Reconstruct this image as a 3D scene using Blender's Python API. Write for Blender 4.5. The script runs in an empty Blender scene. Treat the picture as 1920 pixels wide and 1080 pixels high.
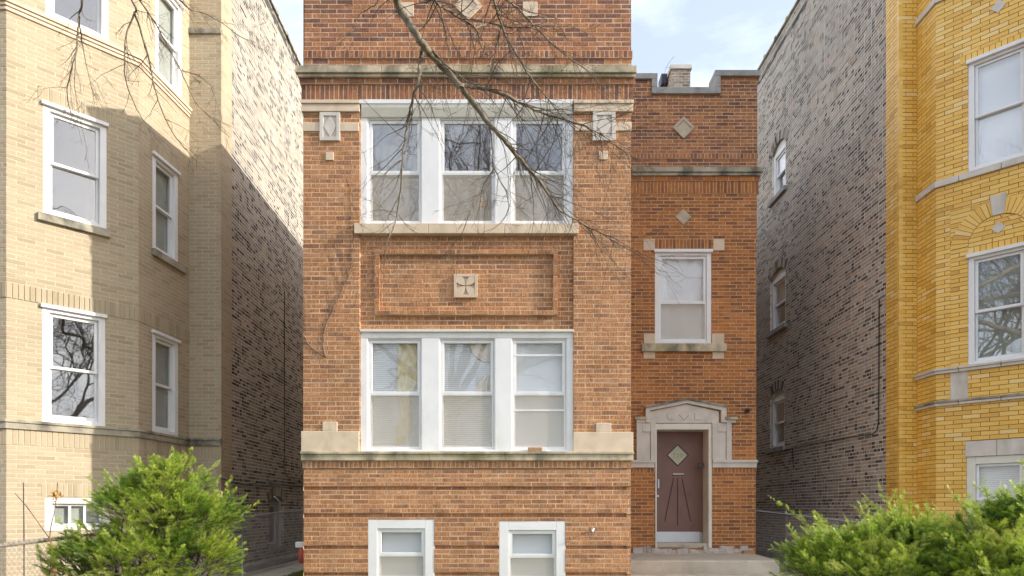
import bpy, math, random
import numpy as np
from mathutils import Vector, Matrix, noise as mnoise

random.seed(7); RNG = np.random.default_rng(7)
scene = bpy.context.scene
col = scene.collection

# ------------------------------------------------------------------ camera, sky, sun, exposure
F, CX, CY, EZ = 1240.0, 948.0, 955.0, 1.6       # focal length and principal point in photo pixels, eye height
cam_data = bpy.data.cameras.new('camera'); cam = bpy.data.objects.new('camera', cam_data); col.objects.link(cam)
cam.location = (0, 0, EZ); cam.rotation_euler = (math.pi/2, 0, 0)
cam_data.sensor_width = 36; cam_data.lens = 36*F/1920
cam_data.shift_x = (960-CX)/1920; cam_data.shift_y = (CY-540)/1920
cam_data.clip_end = 3000
scene.camera = cam

SUN_DIR = Vector((1.0, -0.17, 0.45)).normalized()     # towards the sun
elev = math.asin(SUN_DIR.z); azim = math.atan2(SUN_DIR.x, SUN_DIR.y)
world = bpy.data.worlds.new('World'); scene.world = world; world.use_nodes = True
nt = world.node_tree; nt.nodes.clear()
wo = nt.nodes.new('ShaderNodeOutputWorld'); bg = nt.nodes.new('ShaderNodeBackground')
sky = nt.nodes.new('ShaderNodeTexSky'); sky.sky_type = 'NISHITA'; sky.sun_disc = False
sky.sun_elevation = elev; sky.sun_rotation = azim; sky.air_density = 1.0; sky.dust_density = 2.0; sky.ozone_density = 1.0
tc = nt.nodes.new('ShaderNodeTexCoord'); mp = nt.nodes.new('ShaderNodeMapping'); mp.inputs['Scale'].default_value = (1.0, 1.0, 2.6)
nz = nt.nodes.new('ShaderNodeTexNoise'); nz.inputs['Scale'].default_value = 1.7; nz.inputs['Detail'].default_value = 7; nz.inputs['Roughness'].default_value = 0.55
rp = nt.nodes.new('ShaderNodeValToRGB'); rp.color_ramp.elements[0].position = 0.40; rp.color_ramp.elements[0].color = (0.24,)*3+(1,)
rp.color_ramp.elements[1].position = 0.64; rp.color_ramp.elements[1].color = (0.85,)*3+(1,)
mx = nt.nodes.new('ShaderNodeMix'); mx.data_type = 'RGBA'
mx.inputs['B'].default_value = (7.9, 8.3, 9.0, 1)     # thin bright cloud
L = nt.links.new
L(tc.outputs['Generated'], mp.inputs[0]); L(mp.outputs[0], nz.inputs['Vector']); L(nz.outputs['Fac'], rp.inputs[0])
L(rp.outputs[0], mx.inputs['Factor']); L(sky.outputs[0], mx.inputs['A']); L(mx.outputs['Result'], bg.inputs[0])
bg.inputs[1].default_value = 0.1; L(bg.outputs[0], wo.inputs[0])

sd = bpy.data.lights.new('sun', 'SUN'); sd.energy = 2.2; sd.angle = math.radians(0.53); sd.color = (1.0, 0.94, 0.86)
sun = bpy.data.objects.new('sun', sd); col.objects.link(sun); sun.location = (20, -3, 20)
sun.rotation_euler = SUN_DIR.to_track_quat('Z', 'Y').to_euler()

vs = scene.view_settings; vs.view_transform = 'Standard'; vs.look = 'None'; vs.gamma = 1.0; vs.use_curve_mapping = False
vs.exposure = 1.40
scene.render.engine = 'CYCLES'
scene.cycles.max_bounces = 8; scene.cycles.transparent_max_bounces = 16

# ------------------------------------------------------------------ materials
def new_mat(name):
    m = bpy.data.materials.new(name); m.use_nodes = True
    n = m.node_tree; b = n.nodes['Principled BSDF']
    return m, n, b

def nd(n, t, **kw):
    x = n.nodes.new(t)
    for k, v in kw.items():
        if k in x.inputs: x.inputs[k].default_value = v
        else: setattr(x, k, v)
    return x

def ramp(n, stops, interp='LINEAR'):
    r = n.nodes.new('ShaderNodeValToRGB'); cr = r.color_ramp; cr.interpolation = interp
    cr.elements[0].position = stops[0][0]; cr.elements[0].color = tuple(stops[0][1])+(1,)
    cr.elements[1].position = stops[-1][0]; cr.elements[1].color = tuple(stops[-1][1])+(1,)
    for p, c in stops[1:-1]:
        e = cr.elements.new(p); e.color = tuple(c)+(1,)
    return r

def pos(n, scale=(1, 1, 1)):
    g = n.nodes.new('ShaderNodeNewGeometry'); m = n.nodes.new('ShaderNodeMapping'); m.inputs['Scale'].default_value = scale
    n.links.new(g.outputs['Position'], m.inputs[0]); return m.outputs[0]

def mixc(n, fac, a, b, mode='MIX'):
    m = n.nodes.new('ShaderNodeMix'); m.data_type = 'RGBA'; m.blend_type = mode
    for key, v in (('Factor', fac), ('A', a), ('B', b)):
        if hasattr(v, 'links') or hasattr(v, 'is_linked'): n.links.new(v, m.inputs[key])
        elif key == 'Factor': m.inputs[key].default_value = v
        else: m.inputs[key].default_value = tuple(v)+(1,)
    return m.outputs['Result']

def vary(n, colour, amt=0.25, scale=3.0, detail=6, sc3=(1, 1, 1)):
    z = nd(n, 'ShaderNodeTexNoise', Scale=scale, Detail=detail); n.links.new(pos(n, sc3), z.inputs['Vector'])
    r = ramp(n, [(0.3, (1-amt,)*3), (0.7, (1+amt,)*3)]); n.links.new(z.outputs['Fac'], r.inputs[0])
    return mixc(n, 1.0, colour, r.outputs[0], 'MULTIPLY')

def stain(n, colour, tint, lo, hi, scale=2.0, sc3=(1, 1, 1), amount=1.0):
    z = nd(n, 'ShaderNodeTexNoise', Scale=scale, Detail=8, Roughness=0.62); n.links.new(pos(n, sc3), z.inputs['Vector'])
    r = ramp(n, [(lo, (0,)*3), (hi, (amount,)*3)]); n.links.new(z.outputs['Fac'], r.inputs[0])
    return mixc(n, r.outputs[0], colour, tint)

def bump(n, b, scale, strength, dist=0.01, sc3=(1, 1, 1), detail=6, height=None):
    z = nd(n, 'ShaderNodeTexNoise', Scale=scale, Detail=detail, Roughness=0.6); n.links.new(pos(n, sc3), z.inputs['Vector'])
    u = nd(n, 'ShaderNodeBump', Strength=strength, Distance=dist); n.links.new(z.outputs['Fac'], u.inputs['Height'])
    if b.inputs['Normal'].is_linked:
        n.links.new(b.inputs['Normal'].links[0].from_socket, u.inputs['Normal'])
    n.links.new(u.outputs[0], b.inputs['Normal'])

def rgbsock(n, c):
    r = n.nodes.new('ShaderNodeRGB'); r.outputs[0].default_value = tuple(c)+(1,); return r.outputs[0]

def simple(name, c, rough=0.7, amt=0.15, scale=3.0, stains=(), bumps=((60, 0.25, 0.004),), metal=0.0):
    m, n, b = new_mat(name)
    k = vary(n, rgbsock(n, c), amt, scale)
    for s in stains: k = stain(n, k, *s)
    n.links.new(k, b.inputs['Base Color']); b.inputs['Roughness'].default_value = rough; b.inputs['Metallic'].default_value = metal
    for s in bumps: bump(n, b, *s)
    return m

def brick_mat(name, stops, rough=0.9, striate=0.0, smear=None, grain=0.18, weather=0.15, bstr=0.35, interp='LINEAR', stains=(), spec=0.3):
    m, n, b = new_mat(name)
    a = nd(n, 'ShaderNodeAttribute', attribute_name='tone', attribute_type='GEOMETRY')
    r = ramp(n, stops, interp); n.links.new(a.outputs['Fac'], r.inputs[0])
    k = vary(n, r.outputs[0], grain, 70, 5)
    k = vary(n, k, weather, 0.9, 5)
    if striate:
        k = vary(n, k, striate, 9.0, 3, (16, 16, 1.3))
        bump(n, b, 9.0, 0.55, 0.003, (16, 16, 1.3), 3)
    if smear: k = stain(n, k, *smear)
    for s in stains: k = stain(n, k, *s)
    n.links.new(k, b.inputs['Base Color']); b.inputs['Roughness'].default_value = rough
    b.inputs['Specular IOR Level'].default_value = spec
    bump(n, b, 120, bstr, 0.003)
    return m

M = {}
# tone runs 0..1 per brick: which clay and firing this brick got
M['red'] = brick_mat('red_face_brick', [(0.0, (0.28, 0.135, 0.07)), (0.12, (0.33, 0.158, 0.077)), (0.30, (0.40, 0.188, 0.082)), (0.7, (0.44, 0.21, 0.092)), (1.0, (0.465, 0.24, 0.115))],
                     striate=0.5, smear=((0.56, 0.37, 0.23), 0.50, 0.78, 6.0, (1, 1, 1), 0.45), grain=0.30, bstr=0.5,
                     stains=(((0.20, 0.115, 0.07), 0.54, 0.78, 1.5, (1, 1, 0.45), 0.5), ((0.60, 0.43, 0.31), 0.60, 0.78, 1.1, (1, 1, 1), 0.35)))
M['annex'] = brick_mat('orange_face_brick', [(0.0, (0.22, 0.09, 0.045)), (0.2, (0.30, 0.12, 0.045)), (0.5, (0.40, 0.15, 0.045)), (1.0, (0.46, 0.19, 0.06))],
                       striate=0.25, smear=((0.46, 0.28, 0.16), 0.58, 0.85, 6.0, (1, 1, 1), 0.4), grain=0.25,
                       stains=(((0.17, 0.09, 0.055), 0.55, 0.78, 1.4, (1, 1, 0.5), 0.45),))
M['parapet'] = brick_mat('dark_red_parapet_brick', [(0.0, (0.16, 0.078, 0.058)), (0.3, (0.25, 0.112, 0.065)), (0.6, (0.34, 0.145, 0.068)), (1.0, (0.40, 0.18, 0.08))],
                         striate=0.45, smear=((0.52, 0.35, 0.25), 0.54, 0.82, 5.0, (1, 1, 1), 0.45), grain=0.3,
                         stains=(((0.13, 0.075, 0.06), 0.52, 0.76, 1.4, (1, 1, 0.6), 0.5),))
M['buff'] = brick_mat('buff_face_brick', [(0.0, (0.37, 0.30, 0.195)), (0.3, (0.425, 0.35, 0.235)), (0.8, (0.455, 0.38, 0.26)), (1.0, (0.45, 0.345, 0.23))],
                      striate=0.0, grain=0.08, weather=0.08, bstr=0.2, stains=(((0.34, 0.27, 0.185), 0.56, 0.80, 1.2, (1, 1, 0.4), 0.35),))
M['yellow'] = brick_mat('yellow_glazed_brick', [(0.0, (0.62, 0.335, 0.055)), (0.07, (0.73, 0.42, 0.07)), (0.4, (0.81, 0.49, 0.09)), (0.93, (0.85, 0.555, 0.145)), (1.0, (0.84, 0.62, 0.27))],
                        rough=0.42, grain=0.06, weather=0.07, bstr=0.12, spec=0.5, stains=(((0.62, 0.33, 0.05), 0.55, 0.8, 1.6, (1, 1, 0.5), 0.4),))
M['comL'] = brick_mat('tan_common_brick', [(0.0, (0.028, 0.027, 0.027)), (0.18, (0.055, 0.05, 0.047)), (0.30, (0.23, 0.205, 0.162)), (0.6, (0.36, 0.32, 0.245)), (0.9, (0.43, 0.38, 0.295)), (1.0, (0.43, 0.34, 0.26))],
                      smear=((0.50, 0.45, 0.37), 0.54, 0.74, 26.0, (1, 1, 1.6), 0.3), grain=0.35, weather=0.15, bstr=0.35,
                      stains=(((0.12, 0.11, 0.10), 0.56, 0.76, 1.3, (1, 1, 0.4), 0.4), ((0.50, 0.44, 0.35), 0.62, 0.76, 1.8, (1, 1, 1), 0.4)))
M['comR'] = brick_mat('brown_common_brick', [(0.0, (0.05, 0.046, 0.046)), (0.18, (0.10, 0.088, 0.08)), (0.30, (0.27, 0.23, 0.185)), (0.6, (0.41, 0.355, 0.29)), (0.92, (0.48, 0.425, 0.35)), (1.0, (0.42, 0.25, 0.17))],
                      smear=((0.58, 0.52, 0.44), 0.52, 0.72, 26.0, (1, 1, 1.6), 0.3), grain=0.32, weather=0.15, bstr=0.35,
                      stains=(((0.15, 0.15, 0.155), 0.50, 0.68, 0.36, (1, 1, 0.7), 0.5), ((0.38, 0.26, 0.18), 0.58, 0.72, 0.9, (1, 1, 1), 0.4), ((0.14, 0.13, 0.125), 0.60, 0.76, 2.2, (1, 1, 0.15), 0.4)))
M['chim'] = brick_mat('pale_chimney_brick', [(0.0, (0.14, 0.10, 0.08)), (0.25, (0.38, 0.28, 0.20)), (1.0, (0.52, 0.42, 0.33))], grain=0.25)
M['mort_red'] = simple('cream_pink_mortar', (0.58, 0.40, 0.265), 0.95, 0.25, 5, bumps=((200, 0.5, 0.003),))
M['mort_annex'] = simple('warm_grey_mortar', (0.52, 0.34, 0.195), 0.95, 0.2, 14)
M['mort_buff'] = simple('pale_buff_mortar', (0.53, 0.45, 0.325), 0.95, 0.1, 14)
M['mort_yellow'] = simple('brown_thin_mortar', (0.24, 0.12, 0.03), 0.95, 0.15, 14)
M['mort_com'] = simple('grey_lime_mortar', (0.68, 0.63, 0.55), 0.95, 0.2, 9, bumps=((150, 0.6, 0.004),),
                       stains=(((0.24, 0.21, 0.19), 0.55, 0.75, 0.6, (1, 1, 0.6), 0.4),))
M['stone'] = simple('cream_limestone', (0.66, 0.53, 0.385), 0.85, 0.10, 5, stains=(((0.34, 0.27, 0.18), 0.52, 0.78, 4.0, (1, 1, 0.5), 0.6),), bumps=((90, 0.3, 0.004), (14, 0.15, 0.01)))
M['mossy'] = simple('weathered_limestone_with_moss', (0.56, 0.475, 0.33), 0.9, 0.15, 5,
                    stains=(((0.14, 0.135, 0.09), 0.44, 0.64, 3.2, (1, 1, 0.7), 0.85), ((0.22, 0.20, 0.085), 0.48, 0.70, 1.6, (1, 1, 1), 0.7)), bumps=((80, 0.4, 0.005),))
M['soot'] = simple('soot_stained_limestone', (0.40, 0.36, 0.27), 0.9, 0.15, 5,
                   stains=(((0.085, 0.082, 0.07), 0.44, 0.62, 2.6, (1, 1, 0.8), 0.88),), bumps=((80, 0.4, 0.005),))
M['greystone'] = simple('grey_coping_stone', (0.33, 0.32, 0.30), 0.9, 0.15, 6, stains=(((0.13, 0.13, 0.12), 0.5, 0.75, 4.0, (1, 1, 1), 0.7),))
M['pale_stone'] = simple('pale_grey_limestone', (0.62, 0.57, 0.50), 0.85, 0.10, 5, stains=(((0.36, 0.32, 0.25), 0.52, 0.76, 4.0, (1, 1, 0.3), 0.6),))
M['tanstone'] = simple('weathered_tan_stone', (0.47, 0.39, 0.29), 0.9, 0.15, 8, stains=(((0.28, 0.23, 0.17), 0.5, 0.72, 7.0, (1, 1, 1), 0.6),))
M['white'] = simple('white_window_paint', (0.80, 0.80, 0.79), 0.45, 0.04, 4, stains=(((0.50, 0.47, 0.40), 0.54, 0.80, 3.0, (1, 1, 0.35), 0.5),), bumps=((30, 0.06, 0.004),))
M['cream'] = simple('cream_trim_paint', (0.70, 0.67, 0.57), 0.5, 0.06, 5, stains=(((0.40, 0.36, 0.26), 0.60, 0.80, 5.0, (1, 1, 0.6), 0.5),), bumps=((40, 0.1, 0.004),))
M['grey_trim'] = simple('grey_aluminium_trim', (0.42, 0.42, 0.41), 0.45, 0.1, 5)
M['door'] = simple('dull_plum_brown_door_paint', (0.185, 0.092, 0.07), 0.5, 0.10, 3, stains=(((0.23, 0.125, 0.10), 0.5, 0.75, 4.0, (1, 1, 0.4), 0.6),), bumps=((50, 0.1, 0.003),))
M['door_dark'] = simple('dark_brown_rod', (0.05, 0.02, 0.016), 0.5, 0.1, 3)
M['kick'] = simple('brushed_aluminium_plate', (0.62, 0.64, 0.66), 0.4, 0.08, 3, metal=0.35)
M['steel'] = simple('galvanised_steel', (0.46, 0.47, 0.48), 0.45, 0.12, 20, metal=0.75)
M['rust'] = simple('weathered_rusty_rail', (0.32, 0.28, 0.23), 0.7, 0.2, 9, stains=(((0.25, 0.14, 0.08), 0.55, 0.7, 6.0, (1, 1, 1), 0.6),), metal=0.4)
M['black'] = simple('black_cable_sheath', (0.03, 0.03, 0.03), 0.6, 0.1, 5)
M['wire'] = simple('dull_fence_wire', (0.50, 0.50, 0.49), 0.6, 0.15, 12)
M['wire_silhouette'] = simple('fence_wire_silhouette_tone', (0.20, 0.17, 0.14), 0.7, 0.2, 12)  # same fence wire, colour darkened to read against the sunlit wall
M['iron'] = simple('dark_iron', (0.07, 0.06, 0.055), 0.6, 0.2, 5, metal=0.5)
M['concrete'] = simple('weathered_concrete', (0.50, 0.45, 0.365), 0.95, 0.14, 4, stains=(((0.20, 0.175, 0.14), 0.52, 0.76, 3.0, (1, 1, 1), 0.6),), bumps=((70, 0.4, 0.006), (9, 0.2, 0.02)))
M['parge'] = simple('crumbling_white_parge', (0.52, 0.48, 0.42), 0.95, 0.2, 9, stains=(((0.20, 0.15, 0.11), 0.52, 0.7, 6.0, (1, 1, 1), 0.8),), bumps=((30, 0.8, 0.02),))
M['foundation'] = simple('grey_foundation_concrete', (0.24, 0.24, 0.225), 0.95, 0.2, 5, stains=(((0.10, 0.11, 0.08), 0.52, 0.75, 2.0, (1, 1, 1), 0.6),), bumps=((60, 0.5, 0.01),))
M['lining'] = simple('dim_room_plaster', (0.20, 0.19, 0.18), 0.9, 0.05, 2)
M['roofing'] = simple('dark_roof_felt', (0.06, 0.06, 0.06), 0.95, 0.2, 4)
M['bark'] = simple('grey_green_bark', (0.20, 0.165, 0.115), 0.9, 0.35, 18, stains=(((0.28, 0.27, 0.17), 0.5, 0.7, 9.0, (1, 1, 1), 0.6),), bumps=((90, 0.7, 0.008),))
M['twig'] = simple('dark_brown_twig', (0.10, 0.075, 0.055), 0.9, 0.25, 18)
M['vine'] = simple('dry_vine_stem', (0.22, 0.15, 0.10), 0.9, 0.25, 18)
M['dry'] = simple('dry_straw_plant', (0.50, 0.30, 0.10), 0.85, 0.3, 25)
M['soil'] = simple('dark_garden_soil', (0.075, 0.055, 0.04), 0.95, 0.3, 8, bumps=((40, 0.9, 0.03),))
M['grassbase'] = simple('lawn_ground', (0.14, 0.15, 0.045), 0.95, 0.3, 3, stains=(((0.13, 0.11, 0.06), 0.52, 0.72, 3.0, (1, 1, 1), 0.7),), bumps=((60, 0.8, 0.02),))
M['asphalt'] = simple('street_asphalt', (0.05, 0.05, 0.05), 0.95, 0.2, 6)
M['navy'] = simple('dark_metal_flashing', (0.02, 0.025, 0.045), 0.5, 0.1, 5)
M['redplastic'] = simple('red_painted_metal', (0.38, 0.05, 0.03), 0.5, 0.15, 6)
M['loose'] = simple('loose_orange_brick', (0.42, 0.24, 0.12), 0.9, 0.2, 20)
M['bulb'] = simple('amber_glass_shade', (0.80, 0.42, 0.15), 0.4, 0.05, 5)

def glass_mat(name, refl_ior=1.75, tint=(0.985, 0.99, 0.99)):
    m = bpy.data.materials.new(name); m.use_nodes = True; n = m.node_tree; n.nodes.clear()
    o = n.nodes.new('ShaderNodeOutputMaterial'); mixs = n.nodes.new('ShaderNodeMixShader')
    t = n.nodes.new('ShaderNodeBsdfTransparent'); t.inputs[0].default_value = tint+(1,)
    g = n.nodes.new('ShaderNodeBsdfGlossy'); g.inputs['Roughness'].default_value = 0.015
    lw = nd(n, 'ShaderNodeLayerWeight', Blend=0.5); p5 = nd(n, 'ShaderNodeMath', operation='POWER'); p5.inputs[1].default_value = 5.0
    n.links.new(lw.outputs['Facing'], p5.inputs[0]); fr = nd(n, 'ShaderNodeMath', operation='MULTIPLY_ADD'); fr.inputs[1].default_value = 1-refl_ior; fr.inputs[2].default_value = refl_ior
    n.links.new(p5.outputs[0], fr.inputs[0])
    z = nd(n, 'ShaderNodeTexNoise', Scale=2.2, Detail=1); n.links.new(pos(n), z.inputs['Vector'])
    u = nd(n, 'ShaderNodeBump', Strength=0.10, Distance=0.012); n.links.new(z.outputs['Fac'], u.inputs['Height'])
    n.links.new(u.outputs[0], g.inputs['Normal'])
    n.links.new(fr.outputs[0], mixs.inputs[0]); n.links.new(t.outputs[0], mixs.inputs[1]); n.links.new(g.outputs[0], mixs.inputs[2])
    n.links.new(mixs.outputs[0], o.inputs[0]); return m
M['glass'] = glass_mat('old_window_glass', 0.05)
M['glass_hi'] = glass_mat('mirror_like_window_glass', 0.17)

def screen_mat(name, c, a):
    m = bpy.data.materials.new(name); m.use_nodes = True; n = m.node_tree; n.nodes.clear()
    o = n.nodes.new('ShaderNodeOutputMaterial'); mixs = n.nodes.new('ShaderNodeMixShader'); mixs.inputs[0].default_value = a
    t = n.nodes.new('ShaderNodeBsdfTransparent'); d = n.nodes.new('ShaderNodeBsdfDiffuse'); d.inputs[0].default_value = c+(1,)
    n.links.new(t.outputs[0], mixs.inputs[1]); n.links.new(d.outputs[0], mixs.inputs[2]); n.links.new(mixs.outputs[0], o.inputs[0]); return m
M['screen'] = screen_mat('fine_insect_screen', (0.74, 0.67, 0.56), 0.22)

def blind_mat(name, c, pitch):
    m, n, b = new_mat(name)
    w = nd(n, 'ShaderNodeTexWave', Scale=0.314/pitch*1.0, wave_type='BANDS', bands_direction='Z'); n.links.new(pos(n), w.inputs['Vector'])
    r = ramp(n, [(0.0, tuple(0.72*x for x in c)), (0.25, c), (1.0, c)]); n.links.new(w.outputs['Fac'], r.inputs[0])
    n.links.new(vary(n, r.outputs[0], 0.06, 2.0), b.inputs['Base Color']); b.inputs['Roughness'].default_value = 0.7
    u = nd(n, 'ShaderNodeBump', Strength=0.6, Distance=0.006); n.links.new(w.outputs['Fac'], u.inputs['Height']); n.links.new(u.outputs[0], b.inputs['Normal'])
    return m
M['blind'] = blind_mat('grey_white_slat_blind', (0.76, 0.765, 0.775), 0.028)
M['shade'] = simple('plain_roller_shade', (0.78, 0.79, 0.80), 0.9, 0.05, 2)
M['curtain'] = simple('pale_gathered_curtain', (0.36, 0.38, 0.34), 0.9, 0.12, 4)

def leaf_mat(name, stops):
    m, n, b = new_mat(name)
    a = nd(n, 'ShaderNodeAttribute', attribute_name='tone', attribute_type='GEOMETRY')
    r = ramp(n, stops); n.links.new(a.outputs['Fac'], r.inputs[0])
    n.links.new(r.outputs[0], b.inputs['Base Color']); b.inputs['Roughness'].default_value = 0.5
    o = n.nodes['Material Output']; t = n.nodes.new('ShaderNodeBsdfTranslucent'); ms = n.nodes.new('ShaderNodeMixShader'); ms.inputs[0].default_value = 0.3
    n.links.new(r.outputs[0], t.inputs[0]); n.links.new(b.outputs[0], ms.inputs[1]); n.links.new(t.outputs[0], ms.inputs[2]); n.links.new(ms.outputs[0], o.inputs[0])
    return m
M['yew'] = leaf_mat('yew_needles', [(0.0, (0.05, 0.115, 0.018)), (0.3, (0.16, 0.28, 0.03)), (0.6, (0.34, 0.46, 0.05)), (0.85, (0.50, 0.57, 0.09)), (0.985, (0.54, 0.57, 0.14)), (1.0, (0.45, 0.26, 0.05))])
M['grass'] = leaf_mat('grass_blades', [(0.0, (0.08, 0.12, 0.02)), (0.6, (0.19, 0.23, 0.04)), (1.0, (0.36, 0.31, 0.11))])

# ------------------------------------------------------------------ mesh helpers
BASE = {}
def zg(y):                         # the ground climbs gently from the street to the houses
    return 0.034*max(-1.0, min(y, 12.0))

def empty(name, loc, label, cat, group=None):
    o = bpy.data.objects.new(name, None); o.empty_display_size = 0.2; o.location = loc; col.objects.link(o)
    o['label'] = label; o['category'] = cat
    if group: o['group'] = group
    BASE[o] = Vector(loc); return o

def tag(o, label, cat, group=None):
    o['label'] = label; o['category'] = cat
    if group: o['group'] = group
    return o

class Wall:
    """vertical plane in plan: u runs left to right seen from outside, n points outwards"""
    def __init__(s, a, b):
        s.x, s.y = a; dx, dy = b[0]-a[0], b[1]-a[1]; s.len = math.hypot(dx, dy)
        s.dx, s.dy = dx/s.len, dy/s.len; s.nx, s.ny = s.dy, -s.dx
        s.rot = math.atan2(s.dy, s.dx)
    def U(s, px):
        r = (px-CX)/F; return (r*s.y-s.x)/(s.dx-r*s.dy)
    def Z(s, py, px=None):
        y = s.y if px is None else s.y+s.U(px)*s.dy
        return EZ+(CY-py)/F*y
    def pt(s, u, out, z): return (s.x+u*s.dx+out*s.nx, s.y+u*s.dy+out*s.ny, z)

class MB:
    def __init__(s): s.v = []; s.f = []
    def add(s, vs_, fs_):
        k = len(s.v); s.v += [tuple(p) for p in vs_]; s.f += [tuple(i+k for i in f) for f in fs_]; return s
    def box(s, w, u0, u1, z0, z1, o0, o1):
        """o0 inner (deeper) offset, o1 outer offset, both along the wall's outward normal"""
        p = [w.pt(u, o, z) for z in (z0, z1) for o in (o1, o0) for u in (u0, u1)]
        return s.add(p, [(0, 1, 5, 4), (1, 3, 7, 5), (3, 2, 6, 7), (2, 0, 4, 6), (4, 5, 7, 6), (2, 3, 1, 0)])
    def xbox(s, x0, x1, y0, y1, z0, z1):
        return s.box(Wall((0, 0), (1, 0)), x0, x1, z0, z1, -y1, -y0)
    def prism(s, w, poly, o0, o1):
        n = len(poly); a = sum(poly[i][0]*poly[(i+1) % n][1]-poly[(i+1) % n][0]*poly[i][1] for i in range(n))
        if a < 0: poly = poly[::-1]
        p = [w.pt(u, o1, z) for u, z in poly]+[w.pt(u, o0, z) for u, z in poly]
        return s.add(p, [tuple(range(n)), tuple(range(2*n-1, n-1, -1))]+[(i+n, (i+1) % n+n, (i+1) % n, i) for i in range(n)])
    def ring(s, w, a, b, o0, o1):
        """rectangular frame between outer rect a and inner rect b, (u0,u1,z0,z1)"""
        s.box(w, a[0], b[0], a[2], a[3], o0, o1); s.box(w, b[1], a[1], a[2], a[3], o0, o1)
        s.box(w, b[0], b[1], a[2], b[2], o0, o1-0.0004); s.box(w, b[0], b[1], b[3], a[3], o0, o1-0.0004); return s
    def plan(s, poly, z0, z1):
        n = len(poly); a = sum(poly[i][0]*poly[(i+1) % n][1]-poly[(i+1) % n][0]*poly[i][1] for i in range(n))
        if a < 0: poly = poly[::-1]
        p = [(x, y, z1) for x, y in poly]+[(x, y, z0) for x, y in poly]
        return s.add(p, [tuple(range(n)), tuple(range(2*n-1, n-1, -1))]+[(i+n, (i+1) % n+n, (i+1) % n, i) for i in range(n)])
    def tube(s, pts, rad, k=6, cap=True):
        pts = [Vector(p) for p in pts]; n = len(pts)
        if not hasattr(rad, '__len__'): rad = [rad]*n
        base = len(s.v); up = Vector((0.31, 0.22, 0.93))
        for i, p in enumerate(pts):
            t = (pts[min(i+1, n-1)]-pts[max(i-1, 0)])
            t = t.normalized() if t.length > 1e-9 else Vector((0, 0, 1))
            a = t.cross(up)
            if a.length < 1e-3: a = t.cross(Vector((1, 0, 0)))
            a.normalize(); b = t.cross(a)
            for j in range(k):
                q = 2*math.pi*j/k; s.v.append(tuple(p+(a*math.cos(q)+b*math.sin(q))*rad[i]))
        for i in range(n-1):
            for j in range(k):
                s.f.append((base+i*k+j, base+i*k+(j+1) % k, base+(i+1)*k+(j+1) % k, base+(i+1)*k+j))
        if cap:
            s.f.append(tuple(base+j for j in range(k))); s.f.append(tuple(base+(n-1)*k+j for j in reversed(range(k))))
        return s
    def build(s, name, mat, parent=None, bevel=0.0, smooth=False, kind=None, label=None, base=None):
        o0 = BASE[parent] if parent is not None else (Vector(base) if base is not None else Vector((0, 0, 0)))
        me = bpy.data.meshes.new(name)
        me.from_pydata([(x-o0.x, y-o0.y, z-o0.z) for x, y, z in s.v], [], s.f); me.materials.append(mat); me.update()
        if smooth: me.polygons.foreach_set('use_smooth', [True]*len(me.polygons))
        o = bpy.data.objects.new(name, me); col.objects.link(o)
        if parent is not None: o.parent = parent
        else: o.location = o0
        BASE[o] = o0
        if bevel:
            b = o.modifiers.new('bevel', 'BEVEL'); b.width = bevel; b.segments = 2; b.limit_method = 'ANGLE'; b.angle_limit = math.radians(40); b.harden_normals = False
        if kind: o['kind'] = kind
        if label: o['label'] = label
        return o

def np_mesh(name, verts, quads, mats, parent=None, tone=None, mi=None, base=None, kind=None):
    o0 = BASE[parent] if parent is not None else (Vector(base) if base is not None else Vector((0, 0, 0)))
    verts = np.asarray(verts, dtype=np.float64)-np.array(o0); quads = np.asarray(quads, dtype=np.int32); nf = len(quads)
    me = bpy.data.meshes.new(name); me.vertices.add(len(verts)); me.vertices.foreach_set('co', verts.astype(np.float32).ravel())
    me.loops.add(nf*4); me.loops.foreach_set('vertex_index', quads.ravel())
    me.polygons.add(nf); me.polygons.foreach_set('loop_start', np.arange(0, nf*4, 4, dtype=np.int32))
    for m in mats: me.materials.append(m)
    if mi is not None: me.polygons.foreach_set('material_index', np.asarray(mi, dtype=np.int32))
    me.update(calc_edges=True); me.shade_flat()
    if tone is not None:
        a = me.attributes.new('tone', 'FLOAT', 'FACE'); a.data.foreach_set('value', np.asarray(tone, dtype=np.float32))
    o = bpy.data.objects.new(name, me); col.objects.link(o)
    if parent is not None: o.parent = parent
    else: o.location = o0
    BASE[o] = o0
    if kind: o['kind'] = kind
    return o

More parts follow.
